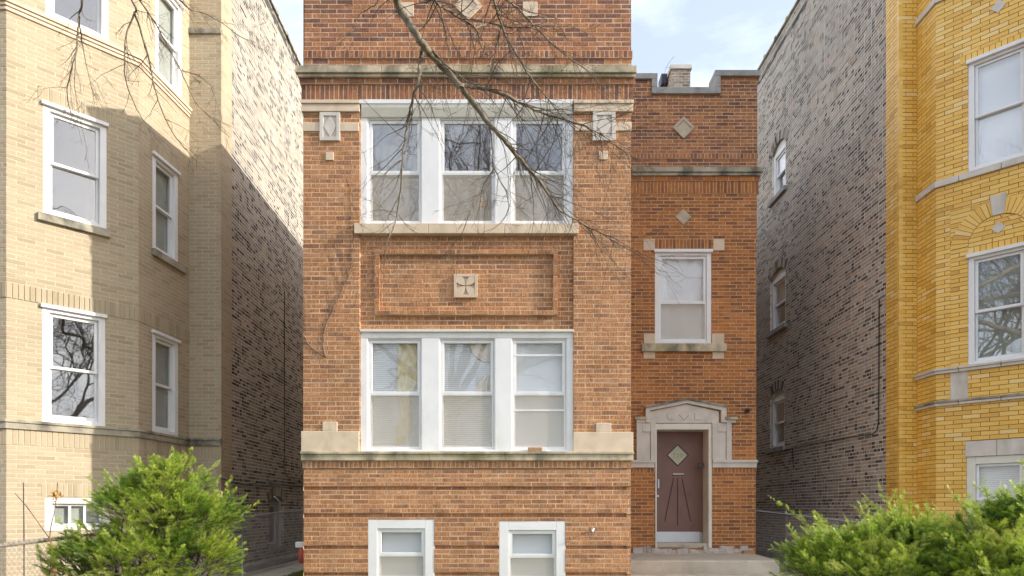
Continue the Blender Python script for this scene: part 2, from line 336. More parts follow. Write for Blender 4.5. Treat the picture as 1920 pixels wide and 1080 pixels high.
# ------------------------------------------------------------------ brickwork
LB, PB, JB = 0.2225, 0.0635, 0.0115
class Brickwork:
    def __init__(s, parent, mats): s.b = []; s.parent = parent; s.mats = mats
    tn = None
    def quad(s, w, c, out, mi, depth=0.06, full=False, tone=None):
        if tone is None: tone = s.tn
        s.b.append((w, c, out, mi, random.random() if tone is None else tone, depth, full))
    def rect(s, w, a, b, z0, z1, out, mi, holes, depth, full):
        if b-a < 0.012 or z1-z0 < 0.012: return
        for h in holes:
            if a < h[1] and b > h[0] and z0 < h[3] and z1 > h[2]:
                rest = [x for x in holes if x is not h]
                if a < h[0]: s.rect(w, a, h[0], z0, z1, out, mi, rest, depth, False)
                if b > h[1]: s.rect(w, h[1], b, z0, z1, out, mi, rest, depth, False)
                lo, hi = max(a, h[0]), min(b, h[1])
                if z0 < h[2]: s.rect(w, lo, hi, z0, h[2], out, mi, rest, depth, False)
                if z1 > h[3]: s.rect(w, lo, hi, h[3], z1, out, mi, rest, depth, False)
                return
        s.quad(w, [(a, z0), (b, z0), (b, z1), (a, z1)], out, mi, depth, full)
    def run(s, w, u0, u1, z0, z1, out, mi, holes=(), phase=0.0, L=LB, p=PB, j=JB, depth=0.06, header=0.0, parity=0):
        n = max(1, round((z1-z0)/p)); h = (z1-z0)/n
        holes = [x for x in holes if x[0] < u1 and x[1] > u0 and x[2] < z1 and x[3] > z0]
        for i in range(n):
            hc = header and (i+parity) % 7 == 3
            Lc = L/2 if hc else L
            x = u0-((i+parity) % 2)*L/2-phase-(L/4 if hc else 0)
            za, zb = z0+i*h+j/2, z0+(i+1)*h-j/2
            while x < u1-0.01:
                ww = Lc
                s.tn = None
                if header:
                    if random.random() < header: ww = Lc/2
                    s.tn = random.uniform(0.0, 0.36) if (ww < L and random.random() < 0.62) else random.uniform(0.16, 1.0)
                a, b = x, x+ww
                aa = u0 if a <= u0+0.02 else a+j/2; bb = u1 if b >= u1-0.02 else b-j/2
                if bb > aa:
                    dz = random.uniform(-0.0015, 0.0015)
                    s.rect(w, aa, bb, za+dz, zb+dz, out, mi, holes, depth, a > u0+0.01 and b < u1-0.01 and ww == L)
                x = b
        s.tn = None
    def stand(s, w, u0, u1, z0, z1, out, mi, holes=(), p=PB, j=JB, depth=0.06):
        n = max(1, round((u1-u0)/p)); h = (u1-u0)/n
        for i in range(n):
            a = u0+i*h+(0 if i == 0 else j/2); b = u0+(i+1)*h-(0 if i == n-1 else j/2)
            s.rect(w, a, b, z0+j/2, z1-j/2, out, mi, [x for x in holes if x[0] < b and x[1] > a and x[2] < z1 and x[3] > z0], depth, False)
    def arch(s, w, uc, zc, r0, r1, a0, a1, n, out, mi, j=JB, depth=0.05):
        for i in range(n):
            t0 = a0+(a1-a0)*i/n; t1 = a0+(a1-a0)*(i+1)/n; e0, e1 = j/2/r0, j/2/r1
            P_ = lambda r, t: (uc+r*math.cos(t), zc+r*math.sin(t))
            c = [P_(r0, t0+e0), P_(r1, t0+e1), P_(r1, t1-e1), P_(r0, t1-e0)]
            a = sum(c[k][0]*c[(k+1) % 4][1]-c[(k+1) % 4][0]*c[k][1] for k in range(4))
            s.quad(w, c if a > 0 else c[::-1], out, mi, depth)
    @staticmethod
    def hexa(c, out, depth, rough):
        """local (u, out, z): back ring, front ring, chamfer ring"""
        c = np.array(c); ctr = c.mean(0); e = 0.002
        jit = RNG.uniform(-rough, rough, (4, 2)); d = c-ctr
        fr = c+jit*0.6; inner = fr-np.sign(d)*e
        o = out+RNG.uniform(-rough, rough*1.3)+RNG.uniform(-rough*0.5, rough*0.5, 4)
        bk = np.column_stack([c[:, 0], np.full(4, out-depth), c[:, 1]])
        r1 = np.column_stack([fr[:, 0], o-e, fr[:, 1]]); r2 = np.column_stack([inner[:, 0], o, inner[:, 1]])
        return np.vstack([bk, r1, r2])
    Q = np.array([(i, (i+1) % 4, 4+(i+1) % 4, 4+i) for i in range(4)]+[(4+i, 4+(i+1) % 4, 8+(i+1) % 4, 8+i) for i in range(4)]+[(8, 9, 10, 11)])
    def finish(s, name, rough=0.0011, limit=300, score=None):
        def size(b):
            w, c, out = b[0], b[1], b[2]; u = (c[0][0]+c[1][0])/2; z = c[0][1]
            p = Vector(w.pt(u, 0, z)); ry = p.y
            if not b[6] or ry < 1: return -1
            px, py = CX+F*p.x/ry, CY-F*(p.z-EZ)/ry
            if not (8 < px < 1912 and 8 < py < 1072): return -1
            if score and not score(px, py): return -1
            v = Vector((0, 0, EZ))-p; cos = (v.x*w.nx+v.y*w.ny)/v.length
            return cos/ry**2-1e-6*(abs(px-960)+abs(py-600))
        order = sorted(range(len(s.b)), key=lambda i: -size(s.b[i]))
        solo = set(i for i in order[:limit] if size(s.b[i]) > 0)
        V, Qs, T, MI = [], [], [], []; k = 0; cache = {}; o0 = BASE[s.parent]
        for i, (w, c, out, mi, tone, depth, full) in enumerate(s.b):
            if i in solo:
                (a, z0), (b, _), (_, z1) = c[0], c[1], c[2]
                key = (round(b-a, 3), round(z1-z0, 3), mi, int(tone*10), round(depth, 3))
                me = cache.get(key)
                if me is None:
                    hw, hh = (b-a)/2, (z1-z0)/2
                    l = s.hexa([(-hw, -hh), (hw, -hh), (hw, hh), (-hw, hh)], 0, depth, rough)
                    me = bpy.data.meshes.new('brick'); me.from_pydata([(x, -y, z) for x, y, z in l], [], [tuple(q) for q in s.Q.tolist()])
                    me.materials.append(s.mats[mi]); at = me.attributes.new('tone', 'FLOAT', 'FACE'); at.data.foreach_set('value', [tone]*9)
                    cache[key] = me
                o = bpy.data.objects.new('brick', me); col.objects.link(o); o.parent = s.parent
                p = w.pt((a+b)/2, out, (z0+z1)/2); o.location = Vector(p)-o0; o.rotation_euler = (0, 0, w.rot); continue
            l = s.hexa(c, out, depth, rough)
            V.append(np.column_stack([w.x+l[:, 0]*w.dx+l[:, 1]*w.nx, w.y+l[:, 0]*w.dy+l[:, 1]*w.ny, l[:, 2]]))
            Qs.append(s.Q+k); k += 12; T += [tone]*9; MI += [mi]*9
        o = np_mesh(name, np.vstack(V), np.vstack(Qs), s.mats, s.parent, T, MI, kind='stuff')
        return o

def backing(mb, w, u0, u1, z0, z1, out, holes=(), reveal=0.0):
    """mortar plane behind the bricks, split round the openings, with a reveal at each opening"""
    us = sorted({u0, u1, *[min(max(h[k], u0), u1) for h in holes for k in (0, 1)]}); zs = sorted({z0, z1, *[min(max(h[k], z0), z1) for h in holes for k in (2, 3)]})
    for i in range(len(us)-1):
        for j in range(len(zs)-1):
            cu, cz = (us[i]+us[i+1])/2, (zs[j]+zs[j+1])/2
            if us[i+1]-us[i] < 1e-5 or zs[j+1]-zs[j] < 1e-5: continue
            if any(h[0] < cu < h[1] and h[2] < cz < h[3] for h in holes): continue
            mb.add([w.pt(us[i], out, zs[j]), w.pt(us[i+1], out, zs[j]), w.pt(us[i+1], out, zs[j+1]), w.pt(us[i], out, zs[j+1])], [(0, 1, 2, 3)])
    if reveal:
        for h in holes:
            c = [(h[0], h[2]), (h[1], h[2]), (h[1], h[3]), (h[0], h[3])]
            for k in range(4):
                a, b = c[k], c[(k+1) % 4]
                mb.add([w.pt(a[0], out, a[1]), w.pt(b[0], out, b[1]), w.pt(b[0], -reveal, b[1]), w.pt(a[0], -reveal, a[1])], [(0, 1, 2, 3)])

def spans(u0, u1, z, holes):
    out = [(u0, u1)]
    for h in holes:
        if h[2]-1e-6 <= z <= h[3]+1e-6:
            out = [q for a, b in out for q in ((a, min(b, h[0])), (max(a, h[1]), b)) if q[1]-q[0] > 1e-4]
    return out

# ------------------------------------------------------------------ windows
def sash(w, parent, a, g, o, mat, glass, name='sash'):
    """a outer rect, g glass rect, o outward offset of the sash face"""
    s = MB().ring(w, a, g, o-0.035, o).build(name, mat, parent, bevel=0.004)
    MB().box(w, g[0]-0.004, g[1]+0.004, g[2]-0.004, g[3]+0.004, o-0.022, o-0.018).build('pane', glass, parent)
    return s

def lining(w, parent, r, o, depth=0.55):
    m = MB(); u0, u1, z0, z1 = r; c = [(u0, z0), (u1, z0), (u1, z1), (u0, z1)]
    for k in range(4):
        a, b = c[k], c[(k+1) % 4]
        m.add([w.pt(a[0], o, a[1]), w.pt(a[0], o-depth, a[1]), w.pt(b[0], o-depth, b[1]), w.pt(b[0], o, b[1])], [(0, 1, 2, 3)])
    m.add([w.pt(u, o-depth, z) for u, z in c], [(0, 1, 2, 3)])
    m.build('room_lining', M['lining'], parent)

def window(w, parent, r, o=-0.04, case=0.05, proud=0.02, split=0.5, blind=None, blind_to=1.0, screen=False, glass='glass', casemat='white', low=True, head=0.0, extra_rails=(), sashw=0.035, mull=0, label=None):
    """double-hung window in the opening r; the casing mesh is the part, everything else hangs under it"""
    u0, u1, z0, z1 = r; inner = (u0+case, u1-case, z0+case*0.7, z1-case)
    m = MB().ring(w, r, inner, o-0.12, o+proud)
    if head: m.box(w, u0-0.02, u1+0.02, z1-0.035, z1+head, o-0.05, o+proud+0.045)
    win = m.build('window', M[casemat], parent, bevel=0.004, label=label)
    i0, i1, j0, j1 = inner; e = 0.003; zm = j0+(j1-j0)*split
    if low:
        up = (i0+e, i1-e, zm-0.02, j1-e); lo = (i0+e, i1-e, j0+e, zm+0.018)
        sash(w, win, up, (up[0]+sashw, up[1]-sashw, zm+0.02, up[3]-sashw), o-0.012, M['white'], M[glass], 'upper_sash')
        lw = sashw*0.75
        sash(w, win, lo, (lo[0]+lw, lo[1]-lw, lo[2]+sashw*1.2, zm-0.022), o-0.048, M['white'], M[glass], 'lower_sash')
        if screen:
            MB().box(w, lo[0]+lw*0.6, lo[1]-lw*0.6, lo[2]+sashw*0.7, zm-0.0205, o-0.0165, o-0.0145).build('insect_screen', M['screen'], win)
            MB().ring(w, (i0+e, i1-e, j0+e, zm-0.0205), (lo[0]+lw*0.6, lo[1]-lw*0.6, lo[2]+sashw*0.7, zm-0.034), o-0.020, o-0.0125).build('screen_frame', M['white'], win)
        for t in extra_rails:
            zz_ = j0+(j1-j0)*t; MB().box(w, i0+0.01, i1-0.01, zz_-0.012, zz_+0.012, o-0.018, o-0.008).build('storm_rail', M['white'], win)
    else:
        a = (i0+e, i1-e, j0+e, j1-e); g = (a[0]+sashw, a[1]-sashw, a[2]+sashw, a[3]-sashw)
        sash(w, win, a, g, o-0.03, M['white'], M[glass], 'sash')
        for k in range(mull):
            uu = g[0]+(g[1]-g[0])*(k+1)/(mull+1); MB().box(w, uu-0.016, uu+0.016, g[2], g[3], o-0.06, o-0.031).build('muntin', M['white'], win, bevel=0.003)
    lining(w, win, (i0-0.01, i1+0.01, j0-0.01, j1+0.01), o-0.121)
    if blind:
        zb = j1-(j1-j0)*blind_to
        MB().box(w, i0+0.015, i1-0.015, zb, j1-0.01, o-0.105, o-0.095).build('blind' if blind != 'curtain' else 'curtain', M[blind], win)
    return win

# ================================================================== THE SETTING
def strip(name, x0, x1, ys, mat, dz=0.0, kind='structure', n=1):
    m = MB()
    for a, b in zip(ys[:-1], ys[1:]):
        m.add([(x0, a, zg(a)+dz), (x1, a, zg(a)+dz), (x1, b, zg(b)+dz), (x0, b, zg(b)+dz)], [(0, 1, 2, 3)])
    o = m.build(name, M[mat]); o['kind'] = kind; return o
strip('ground', -900, 900, [-900, -1.0, 3, 6, 9, 12, 1500], 'soil')
strip('lawn', -3.5, 1.7, [2.2, 6, 9.0], 'grassbase', 0.008)
strip('gangway_lawn', -3.9, -2.75, [9.0, 12, 24], 'grassbase', 0.006)
strip('gangway_path', -4.85, -3.9, [9.6, 12, 24], 'concrete', 0.012)
strip('entrance_path', 2.1, 3.8, [0.6, 6, 9.2], 'concrete', 0.012)
strip('side_path', 4.53, 6.25, [10.6, 12, 24], 'concrete', 0.012)
strip('pavement', -60, 60, [-0.9, 0.6], 'concrete', 0.016)
strip('road', -300, 300, [-14, -4.5], 'asphalt', 0.006)

# ================================================================== THE RED BRICK HOUSE
D1, D2 = 9.05, 11.9
XL, XR, XA = (568.5-CX)/F*D1, (1183-CX)/F*D1, (1418-CX)/F*D2
house = empty('brick_house', ((XL+XA)/2, 13.0, zg(13)), 'reddish-brown brick house with triple white windows, stone trim and a brown door', 'house')
W1 = Wall((XL, D1), (XR, D1)); W2 = Wall((XR-0.05, D2), (XA, D2))
U, Z = W1.U, W1.Z
bw = Brickwork(house, [M['red'], M['annex'], M['parapet'], M['chim']])
mr = MB()                                            # mortar of the front bay
ground1 = zg(D1)-0.05
win1 = (U(674.5), U(1075.5), Z(421), Z(188)); win0 = (U(674.5), U(1075.5), Z(847), Z(617))
bas = [(U(690), U(814), Z(1100), Z(974)), (U(936), U(1060), Z(1100), Z(977))]
panel = (U(674.5), U(1076), Z(617), Z(441))
def band1(px0, px1, py0, py1, out, mi, kind='run', holes=(), **kw):
    u0, u1, z0, z1 = U(px0), U(px1), Z(py1), Z(py0)
    getattr(bw, kind)(W1, u0, u1, z0, z1, out, mi, holes, **kw)
    backing(mr, W1, u0, u1, z0, z1, out-0.0016, holes)
    for uu in (u0, u1):                               # returns where a course stands proud
        mr.add([W1.pt(uu, out-0.0016, z0), W1.pt(uu, -0.08, z0), W1.pt(uu, -0.08, z1), W1.pt(uu, out-0.0016, z1)], [(0, 1, 2, 3)])
    for zz in (z0, z1):
        for a_, b_ in spans(u0, u1, zz, holes): mr.add([W1.pt(a_, out-0.0016, zz), W1.pt(b_, out-0.0016, zz), W1.pt(b_, -0.08, zz), W1.pt(a_, -0.08, zz)], [(0, 1, 2, 3)])
for a, b in ((1080, 1132.5), (1030, 1073), (970.5, 1022.5), (919, 962), (880.5, 911.5)): band1(569.5, 1182, a, b, 0.0, 0, holes=bas)
for a, b in ((1073, 1080), (1022.5, 1030), (962, 970.5), (911.5, 919), (878, 880.5)): band1(571.5, 1180, a, b, -0.05, 0, holes=bas)
band1(567.5, 1184, 864, 878, 0.012, 0, 'stand')
HH = [win1, win0]
band1(568.5, 674.5, 187, 848, 0.0, 0); band1(1075.5, 1183, 187, 848, 0.0, 0, phase=0.06)
band1(674.5, 1075.5, 441, 617, -0.045, 0, phase=0.03)
band1(565.5, 1187, 159, 187.5, 0.008, 2, 'stand')
band1(563, 1190, 148, 159, 0.03, 2)
band1(570, 1184, 109.5, 131, 0.0, 2)
band1(569, 1185.5, 95.5, 109.5, 0.016, 2, 'stand')
band1(570.5, 1183.5, -36, 95.5, 0.0, 2)
# raised brick border of the panel
def soldiers_h(x0, x1, y0, y1, out):
    bw.run(W1, U(x0), U(x1), Z(y1), Z(y0), out, 0, p=Z(y0)-Z(y1))
    mr.box(W1, U(x0)+0.002, U(x1)-0.002, Z(y1)+0.002, Z(y0)-0.002, -0.06, out-0.0016)
soldiers_h(702, 1046, 467.5, 476.5, 0.0); soldiers_h(702, 1046, 581.5, 590.5, 0.0)
for x0, x1 in ((702, 711), (1037, 1046)):
    w0 = U(x1)-U(x0); n = 5
    for k in range(n):
        za = Z(581.5)+(Z(476.5)-Z(581.5))*k/n; zb = Z(581.5)+(Z(476.5)-Z(581.5))*(k+1)/n
        bw.quad(W1, [(U(x0), za+0.004), (U(x1), za+0.004), (U(x1), zb-0.004), (U(x0), zb-0.004)], 0.0, 0)
    mr.box(W1, U(x0)+0.002, U(x1)-0.002, Z(581.5), Z(476.5), -0.06, -0.0016)
# side returns of the front bay
TOP1 = Z(-36)
for w, u1 in ((Wall((XR, D1+0.002), (XR, D2)), D2-D1), (Wall((XL, 22.0), (XL, D1+0.002)), 22.0-D1)):
    v0 = 0.0 if w.nx > 0 else u1-3.2
    bw.run(w, v0, u1-0.055, ground1, TOP1, 0.0, 0, phase=0.11); backing(mr, w, 0, u1, ground1, TOP1, -0.0016)

# annex (entrance wing, set back)
ma = MB()
U2, Z2 = W2.U, W2.Z
awin = (U2(1228), U2(1334), Z2(645), Z2(470)); adoor = (U2(1228), U2(1334), Z2(1026), Z2(794))
def band2(px0, px1, py0, py1, out, mi, kind='run', **kw):
    u0, u1, z0, z1 = max(U2(px0), 0), U2(px1), Z2(py1), Z2(py0)
    holes = [awin, adoor]
    getattr(bw, kind)(W2, u0, u1, z0, z1, out, mi, holes, **kw)
    backing(ma, W2, u0, u1, z0, z1, out-0.0016, holes, 0.0)
    for zz in (z0, z1):
        for a_, b_ in spans(u0, u1, zz, holes): ma.add([W2.pt(a_, out-0.0016, zz), W2.pt(b_, out-0.0016, zz), W2.pt(b_, -0.08, zz), W2.pt(a_, -0.08, zz)], [(0, 1, 2, 3)])
    ma.add([W2.pt(u1, out-0.0016, z0), W2.pt(u1, -0.08, z0), W2.pt(u1, -0.08, z1), W2.pt(u1, out-0.0016, z1)], [(0, 1, 2, 3)])
band2(1180, 1417, 887, 1075, 0.0, 1); band2(1180, 1418, 877, 887, 0.006, 1, 'stand')
band2(1180, 1418, 672, 877, 0.0, 1)
band2(1180, 1206, 448, 672, 0.0, 1); band2(1206, 1228, 448, 672, 0.0, 1, phase=0.1); band2(1334, 1357.5, 448, 672, 0.0, 1, phase=0.1); band2(1357.5, 1418, 448, 672, 0.0, 1)
band2(1228, 1334, 645, 672, 0.0, 1); band2(1228, 1334, 448, 470, 0.0, 1, 'stand')
band2(1180, 1419, 363, 448, 0.0, 1, phase=0.05)
band2(1180, 1422, 340, 363, 0.008, 1, 'stand'); band2(1180, 1423, 331, 340, 0.025, 1)
band2(1180, 1420, 298, 317, 0.0, 2); band2(1180, 1421, 287.5, 298, 0.010, 2, 'stand')
band2(1180, 1420, 178, 287.5, 0.0, 2)
band2(1180, 1221, 150, 178, 0.0, 2); band2(1350, 1420, 145, 178, 0.0, 2)
ws = Wall((XA, D2+0.002), (XA, 22.0)); bw.run(ws, 0.055, 4.0, zg(12)-0.05, Z2(178), 0.0, 1); backing(ma, ws, 0, 10, zg(12)-0.05, Z2(178), -0.0016)
for x0, x1, yt in ((1180, 1221, 150), (1350, 1420, 145)):      # thickness of the upstands
    ma.box(W2, U2(x0)+0.004, U2(x1)-0.004, Z2(178), Z2(yt), -0.30, -0.01)
backing(ma, Wall((XL, 22.0), (XA, 22.0)), 0, XA-XL, 0.3, Z2(178), 0)

mr.build('wall', M['mort_red'], house); ma.build('wall', M['mort_annex'], house)
MB().plan([(XL+0.02, D1+0.3), (XR-0.02, D1+0.3), (XR-0.02, D2+0.3), (XA-0.02, D2+0.3), (XA-0.02, 21.98), (XL+0.02, 21.98)], Z2(178)-0.45, Z2(178)-0.37).build('roof', M['roofing'], house)
MB().box(W1, 0.0, W1.len, Z(-36)-0.9, Z(-36)-0.002, -0.32, -0.1).build('parapet_back', M['mort_red'], house)

# ---- limestone trim of the front
def block(w, u0, u1, z0, z1, o0, o1, name, mat='stone', bevel=0.006, parent=house, label=None):
    return MB().box(w, u0, u1, z0, z1, o0, o1).build(name, M[mat], parent, bevel=bevel, label=label)
def blocks1(pxs, py0, py1, out, name, mat='stone', back=-0.05, **kw):
    for a, b in zip(pxs[:-1], pxs[1:]): block(W1, U(a)+0.0015, U(b)-0.0015, Z(py1), Z(py0), back, out, name, mat, **kw)
def blocks2(pxs, py0, py1, out, name, mat='stone', back=-0.05, **kw):
    for a, b in zip(pxs[:-1], pxs[1:]): block(W2, max(U2(a), 0)+0.0015, U2(b)-0.0015, Z2(py1), Z2(py0), back, out, name, mat, **kw)
blocks1([557, 717, 866, 1034, 1192], 130, 143, 0.085, 'cornice_stone', 'mossy'); blocks1([560, 717, 866, 1034, 1190], 143, 149, 0.060, 'cornice_stone', 'mossy')
blocks1([566, 720, 880, 1030, 1187], -46, -36, 0.05, 'coping_stone', 'greystone', -0.36)
for x0, x1 in ((565, 676), (1075, 1187.5)):
    blocks1([x0, x1], 190.5, 197, 0.045, 'pier_cap', 'stone'); blocks1([x0+1, x1-1], 197, 211, 0.030, 'pier_cap', 'stone')
blocks1([665, 804, 946, 1084], 421, 440, 0.045, 'window_sill', 'stone', -0.16)
blocks1([564.5, 804, 946, 1187.5], 847, 852, 0.065, 'belt_course', 'mossy', -0.16); blocks1([565.5, 805, 947, 1186.5], 852, 864, 0.045, 'belt_course', 'mossy')
for x0, x1, y0, b0, b1, by in ((565, 674, 808.5, 605, 633, 791), (1074.5, 1187, 810.5, 1117, 1146, 793.5)):
    blocks1([x0, x1], y0, 847, 0.022, 'plinth_stone'); blocks1([b0, b1], by, y0, 0.018, 'plinth_stone')
def medallion(x0, x1, y0, y1):
    a = (U(x0), U(x1), Z(y1), Z(y0)); m = 0.05; g = (a[0]+m, a[1]-m, a[2]+m, a[3]-m)
    mb = MB().ring(W1, a, g, -0.03, 0.026); mb.box(W1, g[0]-0.002, g[1]+0.002, g[2]-0.002, g[3]+0.002, -0.03, 0.012)
    uc, zc = (g[0]+g[1])/2, (g[2]+g[3])/2; k = 0.96
    mb.prism(W1, [(uc-(uc-g[0])*k, zc), (uc, zc-(zc-g[2])*k), (uc+(uc-g[0])*k, zc), (uc, zc+(zc-g[2])*k)], 0.005, 0.024)
    mb.build('diamond_medallion', M['pale_stone'], house, bevel=0.003)
medallion(600, 638, 212, 265); medallion(1111, 1153.5, 211, 265)
for x0, x1 in ((568, 600), (638, 673)): blocks1([x0, x1], 230, 247, 0.014, 'pier_band')
for x0, x1 in ((1077, 1111), (1153.5, 1184)): blocks1([x0, x1], 229, 246, 0.014, 'pier_band')
blocks1([611, 626], 286, 301, 0.016, 'square_stone', bevel=0.003); blocks1([1123, 1139], 284, 300, 0.016, 'square_stone', bevel=0.003)
blocks1([749, 776], 5, 32, 0.012, 'square_stone', bevel=0.003); blocks1([980, 1008], 4, 31, 0.012, 'square_stone', bevel=0.003)
def diamond(w, uc, zc, h, frame, out, name='diamond_stone', parent=house, mat='stone', hw=None):
    hw = hw or h
    D = lambda k: [(uc-hw*k, zc), (uc, zc-h*k), (uc+hw*k, zc), (uc, zc+h*k)]
    mb = MB()
    if frame:
        A, B = D(1), D(0.66)
        for i in range(4): mb.prism(w, [A[i], A[(i+1) % 4], B[(i+1) % 4], B[i]], -0.02, out)
        mb.prism(w, D(0.67), -0.02, out-0.012)
    else: mb.prism(w, D(1), -0.02, out)
    return mb.build(name, M[mat], parent, bevel=0.003)
diamond(W1, U(878), Z(12), 26.5*D1/F, True, 0.024)
# cross panel
a = (U(851), U(895), Z(557), Z(513)); m_ = 0.036; g = (a[0]+m_, a[1]-m_, a[2]+m_, a[3]-m_)
mb = MB().ring(W1, a, g, -0.06, -0.010); mb.box(W1, g[0]-0.001, g[1]+0.001, g[2]-0.001, g[3]+0.001, -0.06, -0.034)
uc, zc, hs = (g[0]+g[1])/2, (g[2]+g[3])/2, (g[1]-g[0])/2
for sx in (-1, 1):
    for sz in (-1, 1):
        ts = [0.06, 0.25, 0.45, 0.65, 0.85, 1.0]
        f = lambda t: 0.045+0.33*t**2.4
        poly = [(t, f(t)) for t in ts]+[(1, 1)]+[(f(t), t) for t in reversed(ts)]
        mb.prism(W1, [(uc+sx*hs*x, zc+sz*hs*z) for x, z in poly], -0.05, -0.012)
mb.build('carved_cross_panel', M['stone'], house, bevel=0.002)

# ---- triple windows
def triple(y_top, y_bot, y_head, rail, tops, cur):
    s = MB()
    o = -0.028
    s.box(W1, U(675), U(1075.5), Z(y_head), Z(y_top), -0.13, o)                         # head board
    for x0, x1 in ((675, 688), (790, 823.5), (928, 959.5), (1063.5, 1075.5)): s.box(W1, U(x0), U(x1), Z(y_bot), Z(y_head), -0.13, o-0.0006)
    s.box(W1, U(675), U(1075.5), Z(y_bot), Z(y_bot-4), -0.14, o-0.001)
    par = s.build('window_surround', M['white'], house, bevel=0.005)
    for k, (x0, x1) in enumerate(((688, 790), (823.5, 928), (959.5, 1063.5))):
        r = (U(x0)-0.001, U(x1)+0.001, Z(y_bot-4)-0.001, Z(y_head)+0.001)
        sp = (Z(rail)-r[2])/(r[3]-r[2])
        window(W1, house, r, o=-0.045, case=0.018, proud=0.0, split=sp, screen=True, sashw=0.042, **cur[k])
    return par
up = triple(188, 421, 219, 318.5, None, [dict(glass='glass_hi')]*3)
lowr = triple(617, 847, 633, 735, None, [dict(blind='blind'), dict(blind='blind'), dict(blind='shade', extra_rails=(0.355, 0.86))])
def drape(win, outline, seed, tint):
    random.seed(seed); m = MB(); n = len(outline)
    cols_ = 7
    for i in range(n-1):
        for k in range(cols_):
            q = []
            for (y, xa, xb) in (outline[i], outline[i+1]):
                for kk in (k, k+1):
                    t = kk/cols_; x_ = xa+(xb-xa)*t
                    q.append(W1.pt(U(x_), -0.128+0.011*math.sin(x_*0.75+y*0.06+seed)+0.006*math.sin(y*0.21+x_*0.3), Z(y)))
            m.add([q[2], q[3], q[1], q[0]], [(0, 1, 2, 3)])
    m.build('curtain', M[tint], win, smooth=True)
M['lace'] = simple('cream_yellow_drape', (0.72, 0.62, 0.40), 0.9, 0.15, 9)
M['sheer'] = simple('warm_white_drape', (0.74, 0.66, 0.56), 0.9, 0.1, 9)
W_ = [o for o in house.children if o.name.startswith('window') and not o.name.startswith(('window_s', 'window_c', 'window_h'))]
drape(W_[3], [(640, 742, 783), (660, 744, 784), (690, 743, 782), (715, 742, 786), (740, 744, 765), (780, 746, 770), (800, 742, 768), (832, 738, 758)], 1, 'lace')
drape(W_[4], [(640, 880, 921), (655, 884, 921), (668, 895, 921), (675, 908, 921)], 2, 'sheer')
drape(W_[4], [(700, 908, 921), (712, 895, 921), (725, 890, 921), (735, 886, 921)], 3, 'sheer')
# crown moulding over the upper group
MB().box(W1, U(676), U(1074), Z(197), Z(189), -0.05, 0.035).build('window_crown', M['white'], house, bevel=0.006)
MB().prism(Wall((0, 0), (0, 1)), [], 0, 0) if False else None
s = MB(); prof = [(-0.029, Z(218)), (-0.012, Z(218)), (0.004, Z(211)), (0.022, Z(203)), (0.028, Z(197)), (-0.029, Z(197))]
for i in range(len(prof)):
    (o1, z1), (o2, z2) = prof[i], prof[(i+1) % len(prof)]
    s.add([W1.pt(U(678), o1, z1), W1.pt(U(1072), o1, z1), W1.pt(U(1072), o2, z2), W1.pt(U(678), o2, z2)], [(0, 1, 2, 3)])
s.add([W1.pt(U(678), o_, z_) for o_, z_ in prof], [tuple(range(6))]); s.add([W1.pt(U(1072), o_, z_) for o_, z_ in prof], [tuple(reversed(range(6)))])
s.build('window_crown', M['cream'], house)
MB().box(W1, U(674.8), U(1075.7), Z(622), Z(617), -0.05, 0.004).build('window_head_trim', M['cream'], house, bevel=0.003)
# basement windows
for r, rail in ((bas[0], 1036), (bas[1], 1039)):
    sp = (Z(rail)-r[2])/(r[3]-r[2]); window(W1, house, r, o=-0.012, case=0.125, proud=0.008, split=sp, blind='shade', screen=True, sashw=0.05)
backing_b = MB()
# little bracket light stub by the basement window
e = empty('wall_hook', W1.pt(U(1111), 0.0, Z(993)), 'small weathered metal hook standing out of the red brick basement wall', 'hook')
MB().tube([W1.pt(U(1111), -0.01, Z(993)), W1.pt(U(1111), 0.045, Z(993)), W1.pt(U(1109), 0.06, Z(996))], 0.011, 8).build('hook_stem', M['iron'], e, smooth=True)
MB().tube([W1.pt(U(1111), -0.004, Z(993)), W1.pt(U(1111), 0.006, Z(993))], 0.028, 12).build('hook_plate', M['steel'], e)
MB().tube([W1.pt(U(1109), 0.06, Z(996)), W1.pt(U(1113), 0.05, Z(990))], [0.016, 0.013], 8).build('hook_cap', M['white'], e)
# hanging lamp inside the upper middle window
e = empty('pendant_lamp', W1.pt(U(902), -0.45, Z(372)), 'amber glass lamp hanging inside the middle upper window', 'lamp')
MB().tube([W1.pt(U(902), -0.135, Z(380)), W1.pt(U(902), -0.135, Z(376)), W1.pt(U(902), -0.135, Z(370)), W1.pt(U(902), -0.135, Z(362))], [0.03, 0.045, 0.04, 0.012], 12).build('lamp_shade', M['bulb'], e, smooth=True)
MB().tube([W1.pt(U(902), -0.135, Z(363)), W1.pt(U(902), -0.135, Z(222))], 0.003, 5).build('lamp_cord', M['black'], e)
# brick left on the window ledge
e = empty('ledge_bricks', W1.pt(U(1006), 0.03, Z(847)), 'small whitish and brown block lying on the mossy window ledge', 'block')
MB().box(W1, U(990), U(1016), Z(846.8), Z(839), -0.02, 0.045).build('block', M['loose'], e, bevel=0.006); MB().box(W1, U(1016), U(1025), Z(846.8), Z(839.5), -0.01, 0.04).build('block_end', M['white'], e, bevel=0.004)

